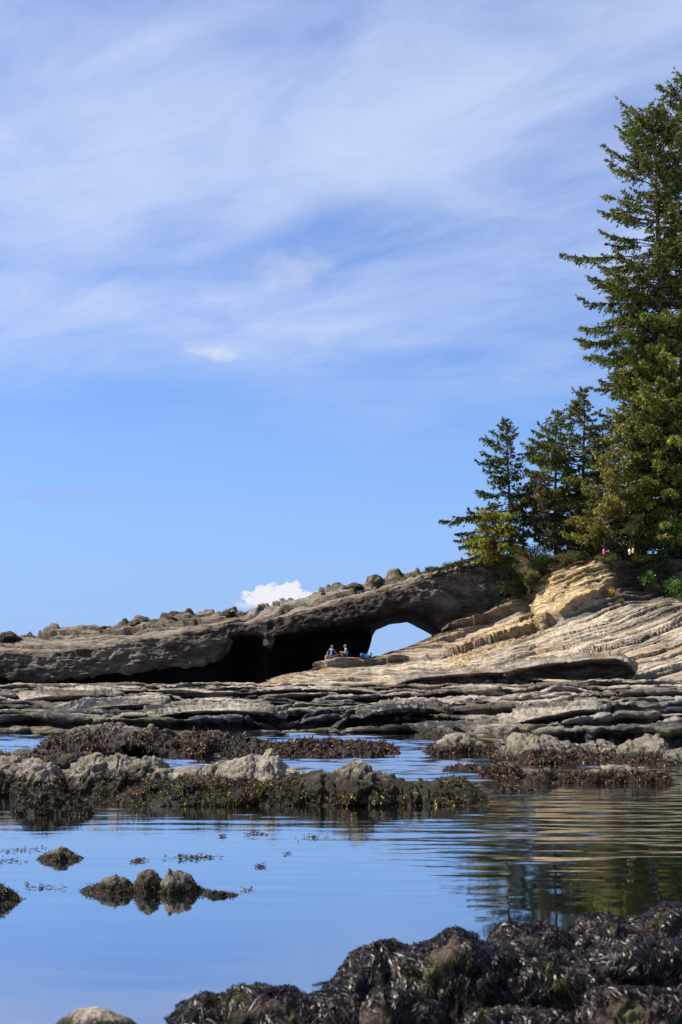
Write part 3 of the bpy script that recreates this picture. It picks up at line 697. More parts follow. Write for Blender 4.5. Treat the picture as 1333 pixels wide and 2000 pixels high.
# middle reef: pale rocks with a skirt of weed
outcrop('weedy_reef', 'front weed bank of olive and rust fronds below the pale peaked rock', [(238, 1560), (280, 1540), (340, 1528), (400, 1520), (460, 1526), (520, 1528), (580, 1520), (640, 1508), (690, 1494), (740, 1514), (790, 1522), (850, 1524), (905, 1530), (940, 1545)], 1574, 1.7, 41, weed=15000, pal=WEED_GRN, wz=1.25, wlen=0.075, cat='reef', front=3.4, bare=(600, 860, 0.20))
outcrop('peaked_rock', 'largest pale grey bare rock with a peak on its right', [(318, 1540), (350, 1505), (380, 1498), (410, 1500), (450, 1484), (485, 1470), (512, 1474), (532, 1463), (552, 1470), (566, 1492), (590, 1500), (620, 1506), (645, 1530)], 1556, 1.5, 42, weed=900, pal=WEED_GRN, wz=0.25, wlen=0.07, tone=PALE * 1.12, front=1.5, rough=0.75, grain=0.015, facet=0.8)
outcrop('lumpy_rock', 'lumpy grey rock with orange weed left of the peaked rock', [(185, 1530), (205, 1490), (232, 1474), (250, 1480), (262, 1490), (290, 1480), (310, 1490), (325, 1500), (345, 1530)], 1552, 1.2, 43, weed=2200, wz=0.65, wlen=0.075, tone=PALE * 0.9)
outcrop('lumpy_rock', 'domed grey rock between two lumpy rocks on the left', [(95, 1530), (125, 1500), (160, 1480), (185, 1474), (205, 1490), (230, 1530)], 1550, 1.1, 44, weed=1300, wz=0.55, wlen=0.075, tone=PALE * 0.95)
outcrop('lumpy_rock', 'wide barnacled grey rock at the left edge of the reef', [(-90, 1530), (-40, 1490), (0, 1486), (40, 1484), (80, 1480), (110, 1494), (135, 1530)], 1556, 1.5, 45, weed=2400, wz=0.6, wlen=0.075, tone=PALE)
outcrop('lumpy_rock', 'dark weedy hump behind the barnacled rock at left', [(-60, 1490), (-10, 1470), (40, 1464), (70, 1461), (100, 1478), (130, 1476), (170, 1474), (182, 1492)], 1515, 1.3, 46, weed=2600, wz=1.0, wlen=0.09, tone=GREY)
outcrop('weedy_mound', 'black dripping weed mound in front of the left reef', [(30, 1585), (50, 1556), (75, 1548), (105, 1550), (130, 1560), (160, 1562), (180, 1582)], 1592, 0.75, 47, weed=5200, pal=[((0.012, 0.010, 0.008), 6), ((0.03, 0.022, 0.012), 3), ((0.10, 0.04, 0.012), 0.7), ((0.06, 0.05, 0.01), 0.5)], wz=1.6, wlen=0.075, cat='mound')
outcrop('weedy_islet', 'little weed tuft right of the black weed mound', [(160, 1565), (185, 1555), (205, 1566)], 1568, 0.4, 48, weed=500, wz=1.6, wlen=0.06, cat='islet', sink=0.04)
# three stones and small rocks in the near pool
outcrop('pool_stone', 'leftmost of three pointed stones in the near pool', [(162, 1742), (185, 1728), (205, 1716), (222, 1704), (240, 1712), (255, 1726), (278, 1742)], 1748, 0.34, 51, weed=700, wz=0.55, wlen=0.030, tone=PALE * 0.58, facet=0.7, front=1.8)
outcrop('pool_stone', 'middle of three pointed stones in the near pool', [(262, 1742), (272, 1720), (284, 1702), (296, 1698), (312, 1710), (328, 1722), (342, 1744)], 1747, 0.32, 52, weed=600, wz=0.6, wlen=0.030, tone=PALE * 0.5, facet=0.7, front=1.8)
outcrop('pool_stone', 'rightmost and tallest of three pointed stones in the pool', [(318, 1742), (330, 1712), (336, 1694), (348, 1698), (362, 1706), (376, 1718), (392, 1734), (408, 1746)], 1749, 0.34, 53, weed=700, pal=WEED_GRN, wz=0.5, wlen=0.030, tone=PALE * 0.6, facet=0.7, front=1.7)
outcrop('weedy_islet', 'flat weed patch at the right foot of the three stones', [(398, 1748), (420, 1740), (440, 1741), (465, 1748)], 1751, 0.14, 54, weed=420, wz=1.8, wlen=0.028, cat='islet', sink=0.03)
outcrop('pool_stone', 'small single dark stone above the three pointed stones', [(76, 1680), (95, 1665), (118, 1652), (138, 1662), (162, 1680)], 1683, 0.42, 55, weed=600, wz=0.7, wlen=0.035, tone=PALE * 0.55)
outcrop('pool_stone', 'mossy dark stone cut by the left edge of the picture', [(-70, 1765), (-30, 1735), (0, 1728), (15, 1735), (40, 1762)], 1768, 0.45, 56, weed=1500, pal=WEED_GRN, wz=1.4, wlen=0.035, tone=GREY)
# foreground boulders under hanging kelp
KW = dict(rough=1.0, facet=0.7, grain=0.10, tone=PALE * np.array((0.36, 0.29, 0.30)), wz=0.55, wetall=0.25, sink=0.2)
outcrop('kelp_boulder', 'big foreground boulder draped with shiny dark kelp', [(632, 1985), (650, 1925), (680, 1892), (740, 1862), (800, 1864), (850, 1848), (890, 1834), (930, 1842), (980, 1856), (1040, 1860), (1100, 1862), (1180, 1856), (1260, 1852), (1333, 1848), (1450, 1850), (1520, 1900)], 1990, 0.85, 61, kelp=30000, front=5.0, cat='boulder', **KW)
outcrop('kelp_boulder', 'kelp boulder behind the big one, left of the tallest', [(940, 1870), (965, 1826), (1000, 1810), (1060, 1813), (1100, 1826), (1135, 1850)], 1885, 0.7, 62, kelp=6000, front=3, cat='boulder', **KW)
outcrop('kelp_boulder', 'tallest kelp boulder at the right edge, mottled olive', [(1085, 1850), (1130, 1806), (1180, 1792), (1230, 1800), (1285, 1782), (1333, 1776), (1450, 1784), (1540, 1850)], 1880, 0.9, 63, kelp=11000, front=3, cat='boulder', **KW)
outcrop('kelp_boulder', 'two-humped kelp boulder at the bottom centre', [(348, 2010), (370, 1962), (400, 1948), (440, 1946), (470, 1938), (520, 1928), (560, 1934), (600, 1950), (640, 1944), (690, 1946), (730, 1990)], 2012, 0.6, 64, kelp=12000, front=3, cat='boulder', **KW)
outcrop('kelp_boulder', 'small round kelp boulder in front of the big one', [(706, 2040), (720, 1965), (750, 1944), (790, 1940), (830, 1952), (870, 1962), (890, 2000)], 2050, 0.4, 65, kelp=5000, front=3, cat='boulder', **KW)
outcrop('kelp_boulder', 'low kelp boulder at the bottom edge, right of the round one', [(890, 2030), (920, 1990), (980, 1976), (1040, 1984), (1130, 1990), (1150, 2030)], 2060, 0.4, 66, kelp=4000, front=3, cat='boulder', **KW)
outcrop('kelp_boulder', 'steep purple-brown kelp boulder in the bottom right corner', [(1120, 2030), (1140, 1975), (1165, 1940), (1210, 1922), (1250, 1928), (1290, 1944), (1333, 1938), (1450, 1950), (1500, 2020)], 2060, 0.5, 67, kelp=9000, front=3, cat='boulder', **KW)
outcrop('bare_boulder', 'pale smooth wet boulder at the bottom left', [(90, 2020), (120, 1990), (150, 1972), (180, 1966), (215, 1972), (250, 1990), (285, 2025)], 2030, 0.4, 68, front=2.2, cat='boulder', rough=0.5, facet=0.5, tone=PALE * 1.3, wz=0.8, sink=0.2)

# scraps of weed floating in the pool
def floating(label, x, y, w, n, seed, pal=WEED):
    rs = np.random.RandomState(seed); Y = base_depth(y); m = Y / FPX
    c = Wp(x, y, Y); c[2] = 0
    P = np.stack((c[0] + rs.normal(size=n) * w * m * 0.32, c[1] + rs.normal(size=n) * (0.05 + w * m * 0.18), rs.uniform(0.002, 0.014, n)), -1)
    a = rs.uniform(0, 6.28, n); D = np.stack((np.cos(a), np.sin(a), rs.uniform(-0.1, 0.35, n)), -1)
    V, F, c6 = fronds(P, D, rs.uniform(0.02, 0.05, n), rs.uniform(0.006, 0.014, n), rs, palette(n, pal, rs))
    V[:, 2] = np.maximum(V[:, 2], 0.003)
    o = empty('floating_seaweed', tuple(c)); tag(o, label, 'seaweed', 'weed scraps floating in the pool')
    tag(mk('fronds', V, F, M_weed, parent=o, cols=c6, smooth=False), kind='stuff')
floating('widest raft of floating weed, above the three stones', 378, 1676, 75, 120, 1)
floating('round clump of weed between the single stone and the raft', 271, 1682, 16, 70, 2)
floating('floating weed clump nearest the front reef, below its middle', 503, 1629, 30, 70, 3, WEED_RED)
floating('tiny weed scrap left of the clump below the front reef', 436, 1634, 12, 26, 4)
floating('thin line of weed right of the clump below the front reef', 612, 1637, 60, 50, 5)
floating('tiny weed scrap below the thin weed line', 560, 1668, 12, 22, 6)
floating('rust-brown weed scrap alone right of the raft', 509, 1693, 14, 36, 7, WEED_RED)
floating('scattered weed specks just left of the single dark stone', 40, 1661, 75, 60, 8)
floating('weed specks at the left edge below the scattered specks', 10, 1683, 60, 36, 9)
floating('loose weed specks below the single dark stone', 80, 1735, 70, 36, 10)
floating('small loose weed scrap right of the flat weed patch', 485, 1740, 26, 16, 11)
floating('rusty weed strip beside the black weed mound', 195, 1584, 40, 60, 12)

# ------------------------------------------------------------------ overhanging slab and loose blocks
def slab_block(name, label, nose, depth, back, seed, fh_under=0.9, cat='rock slab'):
    """thick slab: nose line points (x, y of top edge, y of bottom edge)"""
    a = np.array(nose, float); nc = int((a[-1, 0] - a[0, 0]) / 1.9); xs = np.linspace(a[0, 0], a[-1, 0], nc)
    ytp = np.interp(xs, a[:, 0], a[:, 1]); ybt = np.interp(xs, a[:, 0], a[:, 2])
    Xw = (xs - HX) / FPX * depth; q = np.stack((Xw, Xw * 0 + seed, Xw * 0), -1)
    Yf = depth + fbm(q * 0.4, 3) * 0.35
    m = depth / FPX; zt = CH - (ytp - HY) * m; zb = CH - (ybt - HY) * m
    e = np.clip(np.minimum(xs - xs[0], xs[-1] - xs) / 14, 0, 1); Yf = Yf + (1 - e) ** 2 * 1.2
    rows = []
    for u in np.linspace(1, 0, 22): rows.append((Yf + back * u, zt + 0.05 * back * u - 0.04 * np.exp(-u * back / 0.2)))
    for v in np.linspace(0.02, 1, 34): rows.append((Yf - 0.03 + fh_under * sstep(v, -0.05, 0.30), zt - 0.05 - v * (zt - zb)))
    Y = np.array([r[0] for r in rows]); Z = np.array([r[1] for r in rows])
    P = np.stack(((xs[None] - HX) / FPX * Y, Y, Z), -1)
    n = gnormal(P); n *= np.sign((n * np.array((0, -0.5, 0.8))).sum(-1).mean())
    cr = ridged(scl(P, 0.25, 0.9, 6.5, seed), 4, 0.55); c2 = ridged(scl(P, 0.5, 1.4, 9, seed + 3), 3, 0.55)
    fw = np.where(np.arange(len(rows)) < 20, 1.0, 0.3)[:, None]
    P = P + n * fw[..., None] * (fbm(scl(P, 0.6, 0.9, 3.5, seed), 5, 0.6) * 0.16 + (sstep(cr, -0.1, 0.35) - 0.7) * 0.15 + (sstep(c2, -0.1, 0.35) - 0.7) * 0.06)[..., None]
    bz, _ = beds((P[..., 2] - 0.03 * P[..., 0] + 0.05 * fbm(scl(P, 0.3, 0.3, 0.3, 2.0), 2)) / 0.07, P, 90 + seed)
    P = P + n * (bz * 0.05 * fw)[..., None]
    nf = fbm(scl(P, 1.0, 1.0, 3.5, 1.2), 4)
    C = shelf_colours(P)[0] if depth < 60 else lerp3(GREY * 0.9, PALE * 1.1, sstep(nf, -0.4, 0.4)); C = lerp3(C, ORANGE * 0.8, (0.5 if depth > 60 else 0.0) * sstep(fbm(scl(P, 0.5, 0.5, 2, 9), 3), 0.05, 0.4))
    o = mk(name, P, gridF(*Y.shape), M_shelf, origin=(float(Xw.mean()), depth, float(zb.mean())), cols=C, attrs={'wet': Y * 0})
    return tag(o, label, cat)
slab_block('overhanging_slab', 'thick overhanging slab with a black shadow beneath, below the tan cliff', [(985, 1312, 1318), (1020, 1304, 1322), (1060, 1298, 1324), (1110, 1291, 1326), (1160, 1287, 1328), (1205, 1286, 1330), (1225, 1292, 1331), (1242, 1312, 1332)], 69.5, 7.0, 3, 2.4)
slab_block('overhanging_slab', 'long thin grey slab left of the thick overhanging slab', [(775, 1334, 1337), (830, 1322, 1336), (880, 1317, 1336), (940, 1314, 1334), (1000, 1311, 1330), (1035, 1318, 1326)], 75.5, 6.0, 5, 0.9)
slab_block('overhanging_slab', 'weedy slab with a deep black hollow above the right channel', [(940, 1432, 1436), (985, 1418, 1444), (1030, 1404, 1452), (1080, 1394, 1454), (1130, 1386, 1452), (1165, 1384, 1444), (1185, 1396, 1430)], 38.5, 3.2, 8, 1.3)
slab_block('overhanging_slab', 'dark-fronted slab at the left of the shelf', [(40, 1366, 1372), (90, 1360, 1384), (140, 1358, 1386), (200, 1356, 1382), (240, 1360, 1368)], 55.5, 3.5, 12, 1.0)
slab_block('overhanging_slab', 'dark-fronted slab standing at the water edge left of centre', [(280, 1404, 1412), (330, 1394, 1434), (400, 1386, 1436), (460, 1386, 1436), (530, 1392, 1430), (560, 1402, 1412)], 44.2, 3.0, 15, 1.2)
slab_block('overhanging_slab', 'rounded dark-fronted slab at the water edge right of centre', [(700, 1404, 1412), (735, 1390, 1430), (790, 1382, 1432), (850, 1384, 1430), (885, 1396, 1420)], 44.0, 3.0, 18, 1.2)
slab_block('overhanging_slab', 'grey slab with a shadowed front above the left reef', [(110, 1400, 1408), (160, 1386, 1420), (220, 1376, 1422), (290, 1374, 1416), (335, 1384, 1398)], 47.5, 3.0, 22, 1.1)

def loose(label, x, y, wpx, hpx, depth, seed, tone):
    rs = np.random.RandomState(seed); nu, nv = 26, 16
    u = np.linspace(0, 2 * math.pi, nu, endpoint=False); v = np.linspace(0.02, math.pi - 0.02, nv)
    U, Vv = np.meshgrid(u, v); D = np.stack((np.sin(Vv) * np.cos(U), np.sin(Vv) * np.sin(U), np.cos(Vv)), -1)
    c = Wp(x, y + 5.0, depth); m = depth / FPX
    d1, d2, val = cells(D * 1.6 + seed * 3.3, seed)
    r = 0.85 + 0.55 * fbm(D * 1.5 + seed * 2.0, 5, 0.6) + 0.45 * (val - 0.5)
    P = c + D * r[..., None] * np.array((wpx * m / 2, wpx * m / 2, hpx * m * 0.75))
    C = np.broadcast_to(tone, P.shape) * (0.8 + 0.5 * fbm(P * 2.0, 3))[..., None]
    o = mk('loose_rock', P, gridF(nv, nu, True), M_cliff, origin=tuple(c), cols=C, attrs={'wet': r * 0})
    tag(o, label, 'rock', 'loose rocks along the headland crest')
for a in [('knobbly dark rock on the crest at the far left', 18, 1244, 44, 18, 105.5, 1), ('low rock pile on the crest left of the middle rock', 212, 1226, 42, 9, 105.5, 2), ('flat brown rock on the crest, between two darker ones', 268, 1217, 34, 11, 105.5, 3),
          ('sharp dark rock standing up on the crest', 342, 1207, 28, 12, 105.5, 4), ('rounded dark boulder on the crest below the cloud', 446, 1198, 34, 11, 105.5, 5), ('small dark rock on the crest right of the boulder', 486, 1196, 22, 8, 105.5, 6),
          ('dark rock heap where the crest steepens', 640, 1160, 26, 12, 105, 7), ('jagged dark rock on the crest above the cave', 694, 1144, 36, 10, 105, 8)]:
    loose(*a, tone=BROWN * 0.7 if a[-1] % 3 else GREY * 0.8)

# ------------------------------------------------------------------ trees
def tubes(paths, radii, sides=5):
    """one mesh of tapered tubes: paths (n, k, 3), radii (n, k)"""
    n, k, _ = paths.shape
    tg = np.gradient(paths, axis=1); tg /= np.linalg.norm(tg, axis=-1, keepdims=True) + 1e-9
    ref = np.where(np.abs(tg[..., 2:3]) > 0.8, np.array((1., 0, 0)), np.array((0, 0, 1.)))
    a = np.cross(tg, ref); a /= np.linalg.norm(a, axis=-1, keepdims=True) + 1e-9; b = np.cross(tg, a)
    an = np.linspace(0, 2 * math.pi, sides, endpoint=False)
    V = paths[:, :, None] + radii[..., None, None] * (a[:, :, None] * np.cos(an)[None, None, :, None] + b[:, :, None] * np.sin(an)[None, None, :, None])
    F0 = gridF(k, sides, True); F = (F0[None] + (np.arange(n) * k * sides)[:, None, None]).reshape(-1, 4)
    return V.reshape(-1, 3), F

def spruce(name, label, x, ytop, ybase, Y, prof, seed, tint, spacing=0.42, per=5, tuft=1.0, xbase=None, start=0.06, droop=0.25, gap=0.0, group='spruces on the point', dead=0.18, special=()):
    """prof: (fraction of height, reach to the left, reach to the right) in metres"""
    rs = np.random.RandomState(seed)
    top = Wp(x, ytop, Y); bot = Wp(x if xbase is None else xbase, ybase, Y); bot[2] -= 0.4
    H = top[2] - bot[2]
    K = 24; tt = np.linspace(0, 1, K)
    line = bot + (top - bot) * tt[:, None]
    line[:, 0] += fbm(np.stack((tt * 3, tt * 0 + seed, tt * 0), -1), 3) * 0.012 * H * np.sin(tt * math.pi)
    rad = 0.0135 * H * (1 - tt) ** 0.85 + 0.012
    root = empty(name, tuple(bot)); tag(root, label, 'tree', group)
    V, F = tubes(line[None], rad[None], 8)
    bark = np.array((0.055, 0.045, 0.038))
    mk('trunk', V, F, M_bark, parent=root, cols=np.tile(bark, (len(V), 1)))
    pf = np.array(prof, float)
    hs, azs, Ls, sp = [], [], [], []
    h = start
    while h < 0.985:
        for j in range(max(3, int(per * (0.7 + 0.6 * rs.rand())))):
            az = rs.uniform(0, 2 * math.pi); ca = math.cos(az)
            l, r = np.interp(h, pf[:, 0], pf[:, 1]), np.interp(h, pf[:, 0], pf[:, 2])
            side = l if ca < 0 else r
            L = (side * abs(ca) + 0.5 * (l + r) * (1 - abs(ca))) * rs.uniform(0.55, 1.08)
            if rs.rand() < gap: L *= 0.45
            hs.append(h + rs.uniform(-0.5, 0.5) * spacing / H); azs.append(az); Ls.append(max(0.12, L)); sp.append(0)
        h += spacing / H * rs.uniform(0.7, 1.3) * (0.55 + 0.45 * min(1, (1 - h) * 4))
    for (hh, az, L) in special: hs.append(hh); azs.append(az); Ls.append(L); sp.append(1)
    hs, azs, Ls = np.array(hs), np.array(azs), np.array(Ls); sp = np.array(sp); n = len(hs); hs = np.clip(hs, 0.01, 0.99)
    kb = 7; t = np.linspace(0, 1, kb)
    st = np.stack([np.interp(hs, tt, line[:, i]) for i in range(3)], -1)
    out = np.stack((np.cos(azs), np.sin(azs), azs * 0), -1)
    pitch = np.interp(hs, [0, 0.3, 0.7, 1], [-0.10, 0.0, 0.22, 0.95]) + rs.normal(size=n) * 0.13
    dr = droop * np.interp(hs, [0, 0.6, 1], [1.2, 1.0, 0.1]) * rs.uniform(0.5, 1.4, n)
    bend = rs.normal(size=n) * 0.15
    lat = np.stack((-np.sin(azs), np.cos(azs), azs * 0), -1)
    B = st[:, None] + out[:, None] * (Ls[:, None] * t)[..., None] + lat[:, None] * (Ls[:, None] * bend[:, None] * t ** 2)[..., None]
    B[..., 2] += Ls[:, None] * (pitch[:, None] * t - dr[:, None] * t ** 2 + 0.75 * dr[:, None] * t ** 4)
    B += rs.normal(size=B.shape) * 0.012 * Ls[:, None, None] * t[None, :, None]
    R = (0.011 * Ls[:, None] + 0.008) * (1 - 0.85 * t) * 1.1
    Vb, Fb = tubes(B, R, 3)
    cb = np.repeat(np.where(rs.rand(n, 1) < 0.4, np.array((0.17, 0.15, 0.13)), bark), kb * 3, 0)
    # side twigs
    n2 = np.maximum(6, (Ls / 0.125).astype(int) * 2)
    idx = np.repeat(np.arange(n), n2); N = len(idx)
    tpos = np.clip(rs.uniform(0.0, 1.0, N) ** 0.75, 0.0, 1) ; inner = np.interp(Ls[idx], [0.5, 4], [0.05, 0.28]); tpos = inner + (1 - inner) * tpos
    fi = tpos * (kb - 1); i0 = np.minimum(fi.astype(int), kb - 2); ff = (fi - i0)[:, None]
    p0 = B[idx, i0] * (1 - ff) + B[idx, i0 + 1] * ff
    tg = B[idx, i0 + 1] - B[idx, i0]; tg /= np.linalg.norm(tg, axis=1)[:, None] + 1e-9
    sgn = np.where(rs.rand(N) < 0.5, -1., 1.)[:, None]
    ld = lat[idx] * sgn
    sd = tg * rs.uniform(0.35, 0.9, (N, 1)) + ld * rs.uniform(0.35, 1.0, (N, 1)); sd[:, 2] -= rs.uniform(-0.15, 0.75, N)
    sd /= np.linalg.norm(sd, axis=1)[:, None]
    L2 = (0.20 + 0.30 * Ls[idx] * (1 - tpos) ** 0.8 * rs.uniform(0.4, 1.0, N)) * np.interp(Ls[idx], [0.2, 1.0], [0.5, 1.0]); L2 = np.minimum(L2, 1.05)
    live = ~((tpos < 0.45) & (rs.rand(N) < dead * 3)) & (rs.rand(N) > 0.06)
    tk = rs.rand(N) < 0.40
    tw = np.stack((p0, p0 + sd * L2[:, None] - np.array((0, 0, 0.12)) * L2[:, None]), 1)[tk]
    Vt, Ft = tubes(tw, np.tile(np.array((0.010, 0.004)), (len(tw), 1)), 3)
    ct = np.tile(bark * 1.3, (len(Vt), 1))
    mk('branches', np.concatenate((Vb, Vt)), np.concatenate((Fb, Ft + len(Vb))), M_bark, parent=root, cols=np.concatenate((cb, ct)))
    # needle tufts on every live twig
    idx, p0, sd, L2, tposl = idx[live], p0[live], sd[live], L2[live], tpos[live]
    nt = np.maximum(2, (L2 / (0.105 / tuft)).astype(int)); j = np.repeat(np.arange(len(idx)), nt); M = len(j)
    f = rs.rand(M); pos = p0[j] + sd[j] * (L2[j] * f)[:, None]; pos[:, 2] -= 0.18 * L2[j] * f ** 2
    ncl = 3
    jj = np.repeat(np.arange(M), ncl); Q = len(jj)
    d = sd[j][jj] * 0.75 + rs.normal(size=(Q, 3)) * 0.50; d[:, 2] -= 0.05; d /= np.linalg.norm(d, axis=1)[:, None]
    w = np.cross(d, rs.normal(size=(Q, 3))); w /= np.linalg.norm(w, axis=1)[:, None] + 1e-9
    ln = rs.uniform(0.12, 0.27, Q)[:, None]; wd = rs.uniform(0.028, 0.062, Q)[:, None]
    b = pos[jj]
    V = np.stack((b - w * wd, b + w * wd, b + d * ln), 1).reshape(-1, 3); F = np.arange(Q * 3).reshape(-1, 3)
    bt = rs.uniform(0.65, 1.35, n); warm = rs.rand(n)
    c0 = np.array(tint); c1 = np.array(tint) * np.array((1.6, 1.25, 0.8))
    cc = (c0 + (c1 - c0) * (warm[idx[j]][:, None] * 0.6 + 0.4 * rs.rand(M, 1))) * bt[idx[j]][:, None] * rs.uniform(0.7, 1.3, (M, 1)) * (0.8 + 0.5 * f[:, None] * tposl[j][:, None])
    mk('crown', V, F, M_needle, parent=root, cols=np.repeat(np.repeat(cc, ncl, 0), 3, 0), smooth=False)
    return root

PI = math.pi
DG = (0.034, 0.054, 0.014); OL = (0.108, 0.126, 0.026); MG = (0.066, 0.090, 0.019); YG = (0.13, 0.145, 0.02)
spruce('spruce', 'slender dark spruce standing nearest the arch, its tip alone against the sky', 989, 820, 1066, 103, [(0, 3.6, 1.6), (0.12, 4.0, 1.8), (0.30, 3.0, 1.8), (0.5, 2.0, 1.5), (0.7, 1.8, 1.3), (0.85, 1.3, 0.8), (1, 0.08, 0.08)], 1, DG, spacing=0.36, per=6, xbase=1000, droop=0.18, gap=0.2,
       special=[(0.31, PI * 0.97, 5.0), (0.30, PI * 1.03, 4.2), (0.05, PI * 1.02, 6.2), (0.66, PI * 1.0, 2.4), (0.78, PI * 0.98, 2.0), (0.72, 0.1, 1.9)])
spruce('spruce', 'broad dark spruce with a narrow tip, between the slender one and the giants', 1141, 756, 1085, 106, [(0, 3.2, 2.4), (0.2, 5.2, 3.0), (0.45, 5.2, 3.0), (0.62, 4.6, 2.6), (0.75, 2.9, 1.9), (0.82, 1.6, 1.3), (0.9, 1.1, 0.9), (1, 0.1, 0.1)], 2, MG, spacing=0.42, per=6, gap=0.2, start=0.12,
       special=[(0.60, PI, 4.3), (0.42, PI * 0.95, 4.6), (0.36, PI * 1.05, 4.8)])
spruce('spruce', 'bushy spruce crown just left of the narrow-tipped broad one', 1086, 806, 1085, 108, [(0, 1.8, 2.4), (0.25, 2.8, 2.8), (0.6, 2.6, 2.6), (0.8, 1.9, 2.0), (1, 0.3, 0.3)], 3, MG, spacing=0.42, per=6, gap=0.15, start=0.2)
spruce('spruce', 'tall giant spruce with two-pronged top and long bare left branch', 1276, 205, 1085, 104, [(0, 3.0, 5.0), (0.1, 4.6, 5.0), (0.3, 4.8, 5.0), (0.44, 5.8, 5.0), (0.54, 5.8, 5.0), (0.60, 5.2, 4.5), (0.68, 5.2, 4.5), (0.80, 4.3, 3.8), (0.9, 3.2, 3.0), (0.95, 1.7, 1.7), (1, 0.2, 0.2)], 4, MG, spacing=0.55, per=8, xbase=1312, droop=0.26, gap=0.2, start=0.1,
       special=[(0.665, PI * 0.99, 7.0), (0.94, PI * 0.99, 2.7), (0.90, PI * 1.02, 2.9), (0.83, PI * 0.98, 3.9), (0.56, PI, 6.0), (0.47, PI * 1.02, 6.2), (0.50, PI * 0.96, 6.0)])
spruce('spruce', 'tallest giant spruce, its top cut by the right edge', 1338, 138, 1085, 107, [(0, 5.0, 5.0), (0.3, 5.0, 5.0), (0.6, 4.5, 4.5), (0.85, 3.0, 3.2), (0.94, 1.7, 1.8), (1, 0.15, 0.15)], 5, MG, spacing=0.66, per=7, droop=0.22, gap=0.2, start=0.1)
spruce('spruce', 'dense mid-height spruce under the giant at the right edge', 1318, 610, 1088, 101, [(0, 3.6, 4.5), (0.3, 4.8, 5.0), (0.6, 4.2, 4.4), (0.8, 3.0, 3.2), (1, 0.3, 0.3)], 6, OL, spacing=0.46, per=7, gap=0.15, start=0.10, dead=0.2)
spruce('spruce', 'spruce with drooping olive boughs left of the dense one', 1246, 700, 1086, 102.5, [(0, 2.5, 3.0), (0.3, 3.4, 3.6), (0.6, 2.6, 3.0), (0.85, 1.6, 2.0), (1, 0.2, 0.2)], 7, OL, spacing=0.42, per=7, gap=0.15, start=0.10, dead=0.2)
spruce('spruce', 'short wide yellow-olive spruce in front of the giants', 1203, 880, 1090, 99.8, [(0, 3.0, 2.6), (0.2, 3.9, 3.0), (0.5, 3.1, 2.6), (0.8, 1.7, 1.6), (1, 0.25, 0.25)], 8, (0.115, 0.122, 0.028), spacing=0.32, per=7, droop=0.15, start=0.14, dead=0.2)
spruce('spruce', 'leaning brownish spruce behind the bank of shrubs', 1050, 930, 1088, 101.5, [(0, 1.0, 1.0), (0.3, 1.7, 1.8), (0.6, 1.6, 1.8), (1, 0.5, 0.5)], 9, (0.045, 0.044, 0.016), spacing=0.30, per=6, xbase=1098, start=0.22, dead=0.25)
spruce('spruce', 'low spreading yellow-green spruce at the edge above the arch', 958, 1012, 1076, 101.2, [(0, 2.6, 1.7), (0.4, 2.4, 1.9), (0.8, 1.4, 1.3), (1, 0.6, 0.6)], 10, YG, spacing=0.20, per=8, xbase=985, droop=0.12, start=0.12)
spruce('spruce', 'thin-stemmed spruce right behind the slender dark one', 1022, 948, 1070, 104, [(0, 0.3, 0.3), (0.35, 1.1, 1.1), (0.7, 1.0, 1.2), (1, 0.2, 0.2)], 12, DG, spacing=0.3, per=5, start=0.3)
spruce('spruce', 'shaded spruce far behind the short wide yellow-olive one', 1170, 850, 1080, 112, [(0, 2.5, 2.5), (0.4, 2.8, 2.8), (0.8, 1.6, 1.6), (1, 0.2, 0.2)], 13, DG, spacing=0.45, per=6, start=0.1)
spruce('spruce', 'shaded spruce in the gloom at the right edge', 1365, 820, 1085, 103, [(0, 4.5, 4.5), (0.4, 4.5, 4.5), (0.8, 2.6, 2.6), (1, 0.3, 0.3)], 14, MG, spacing=0.5, per=7, start=0.06)

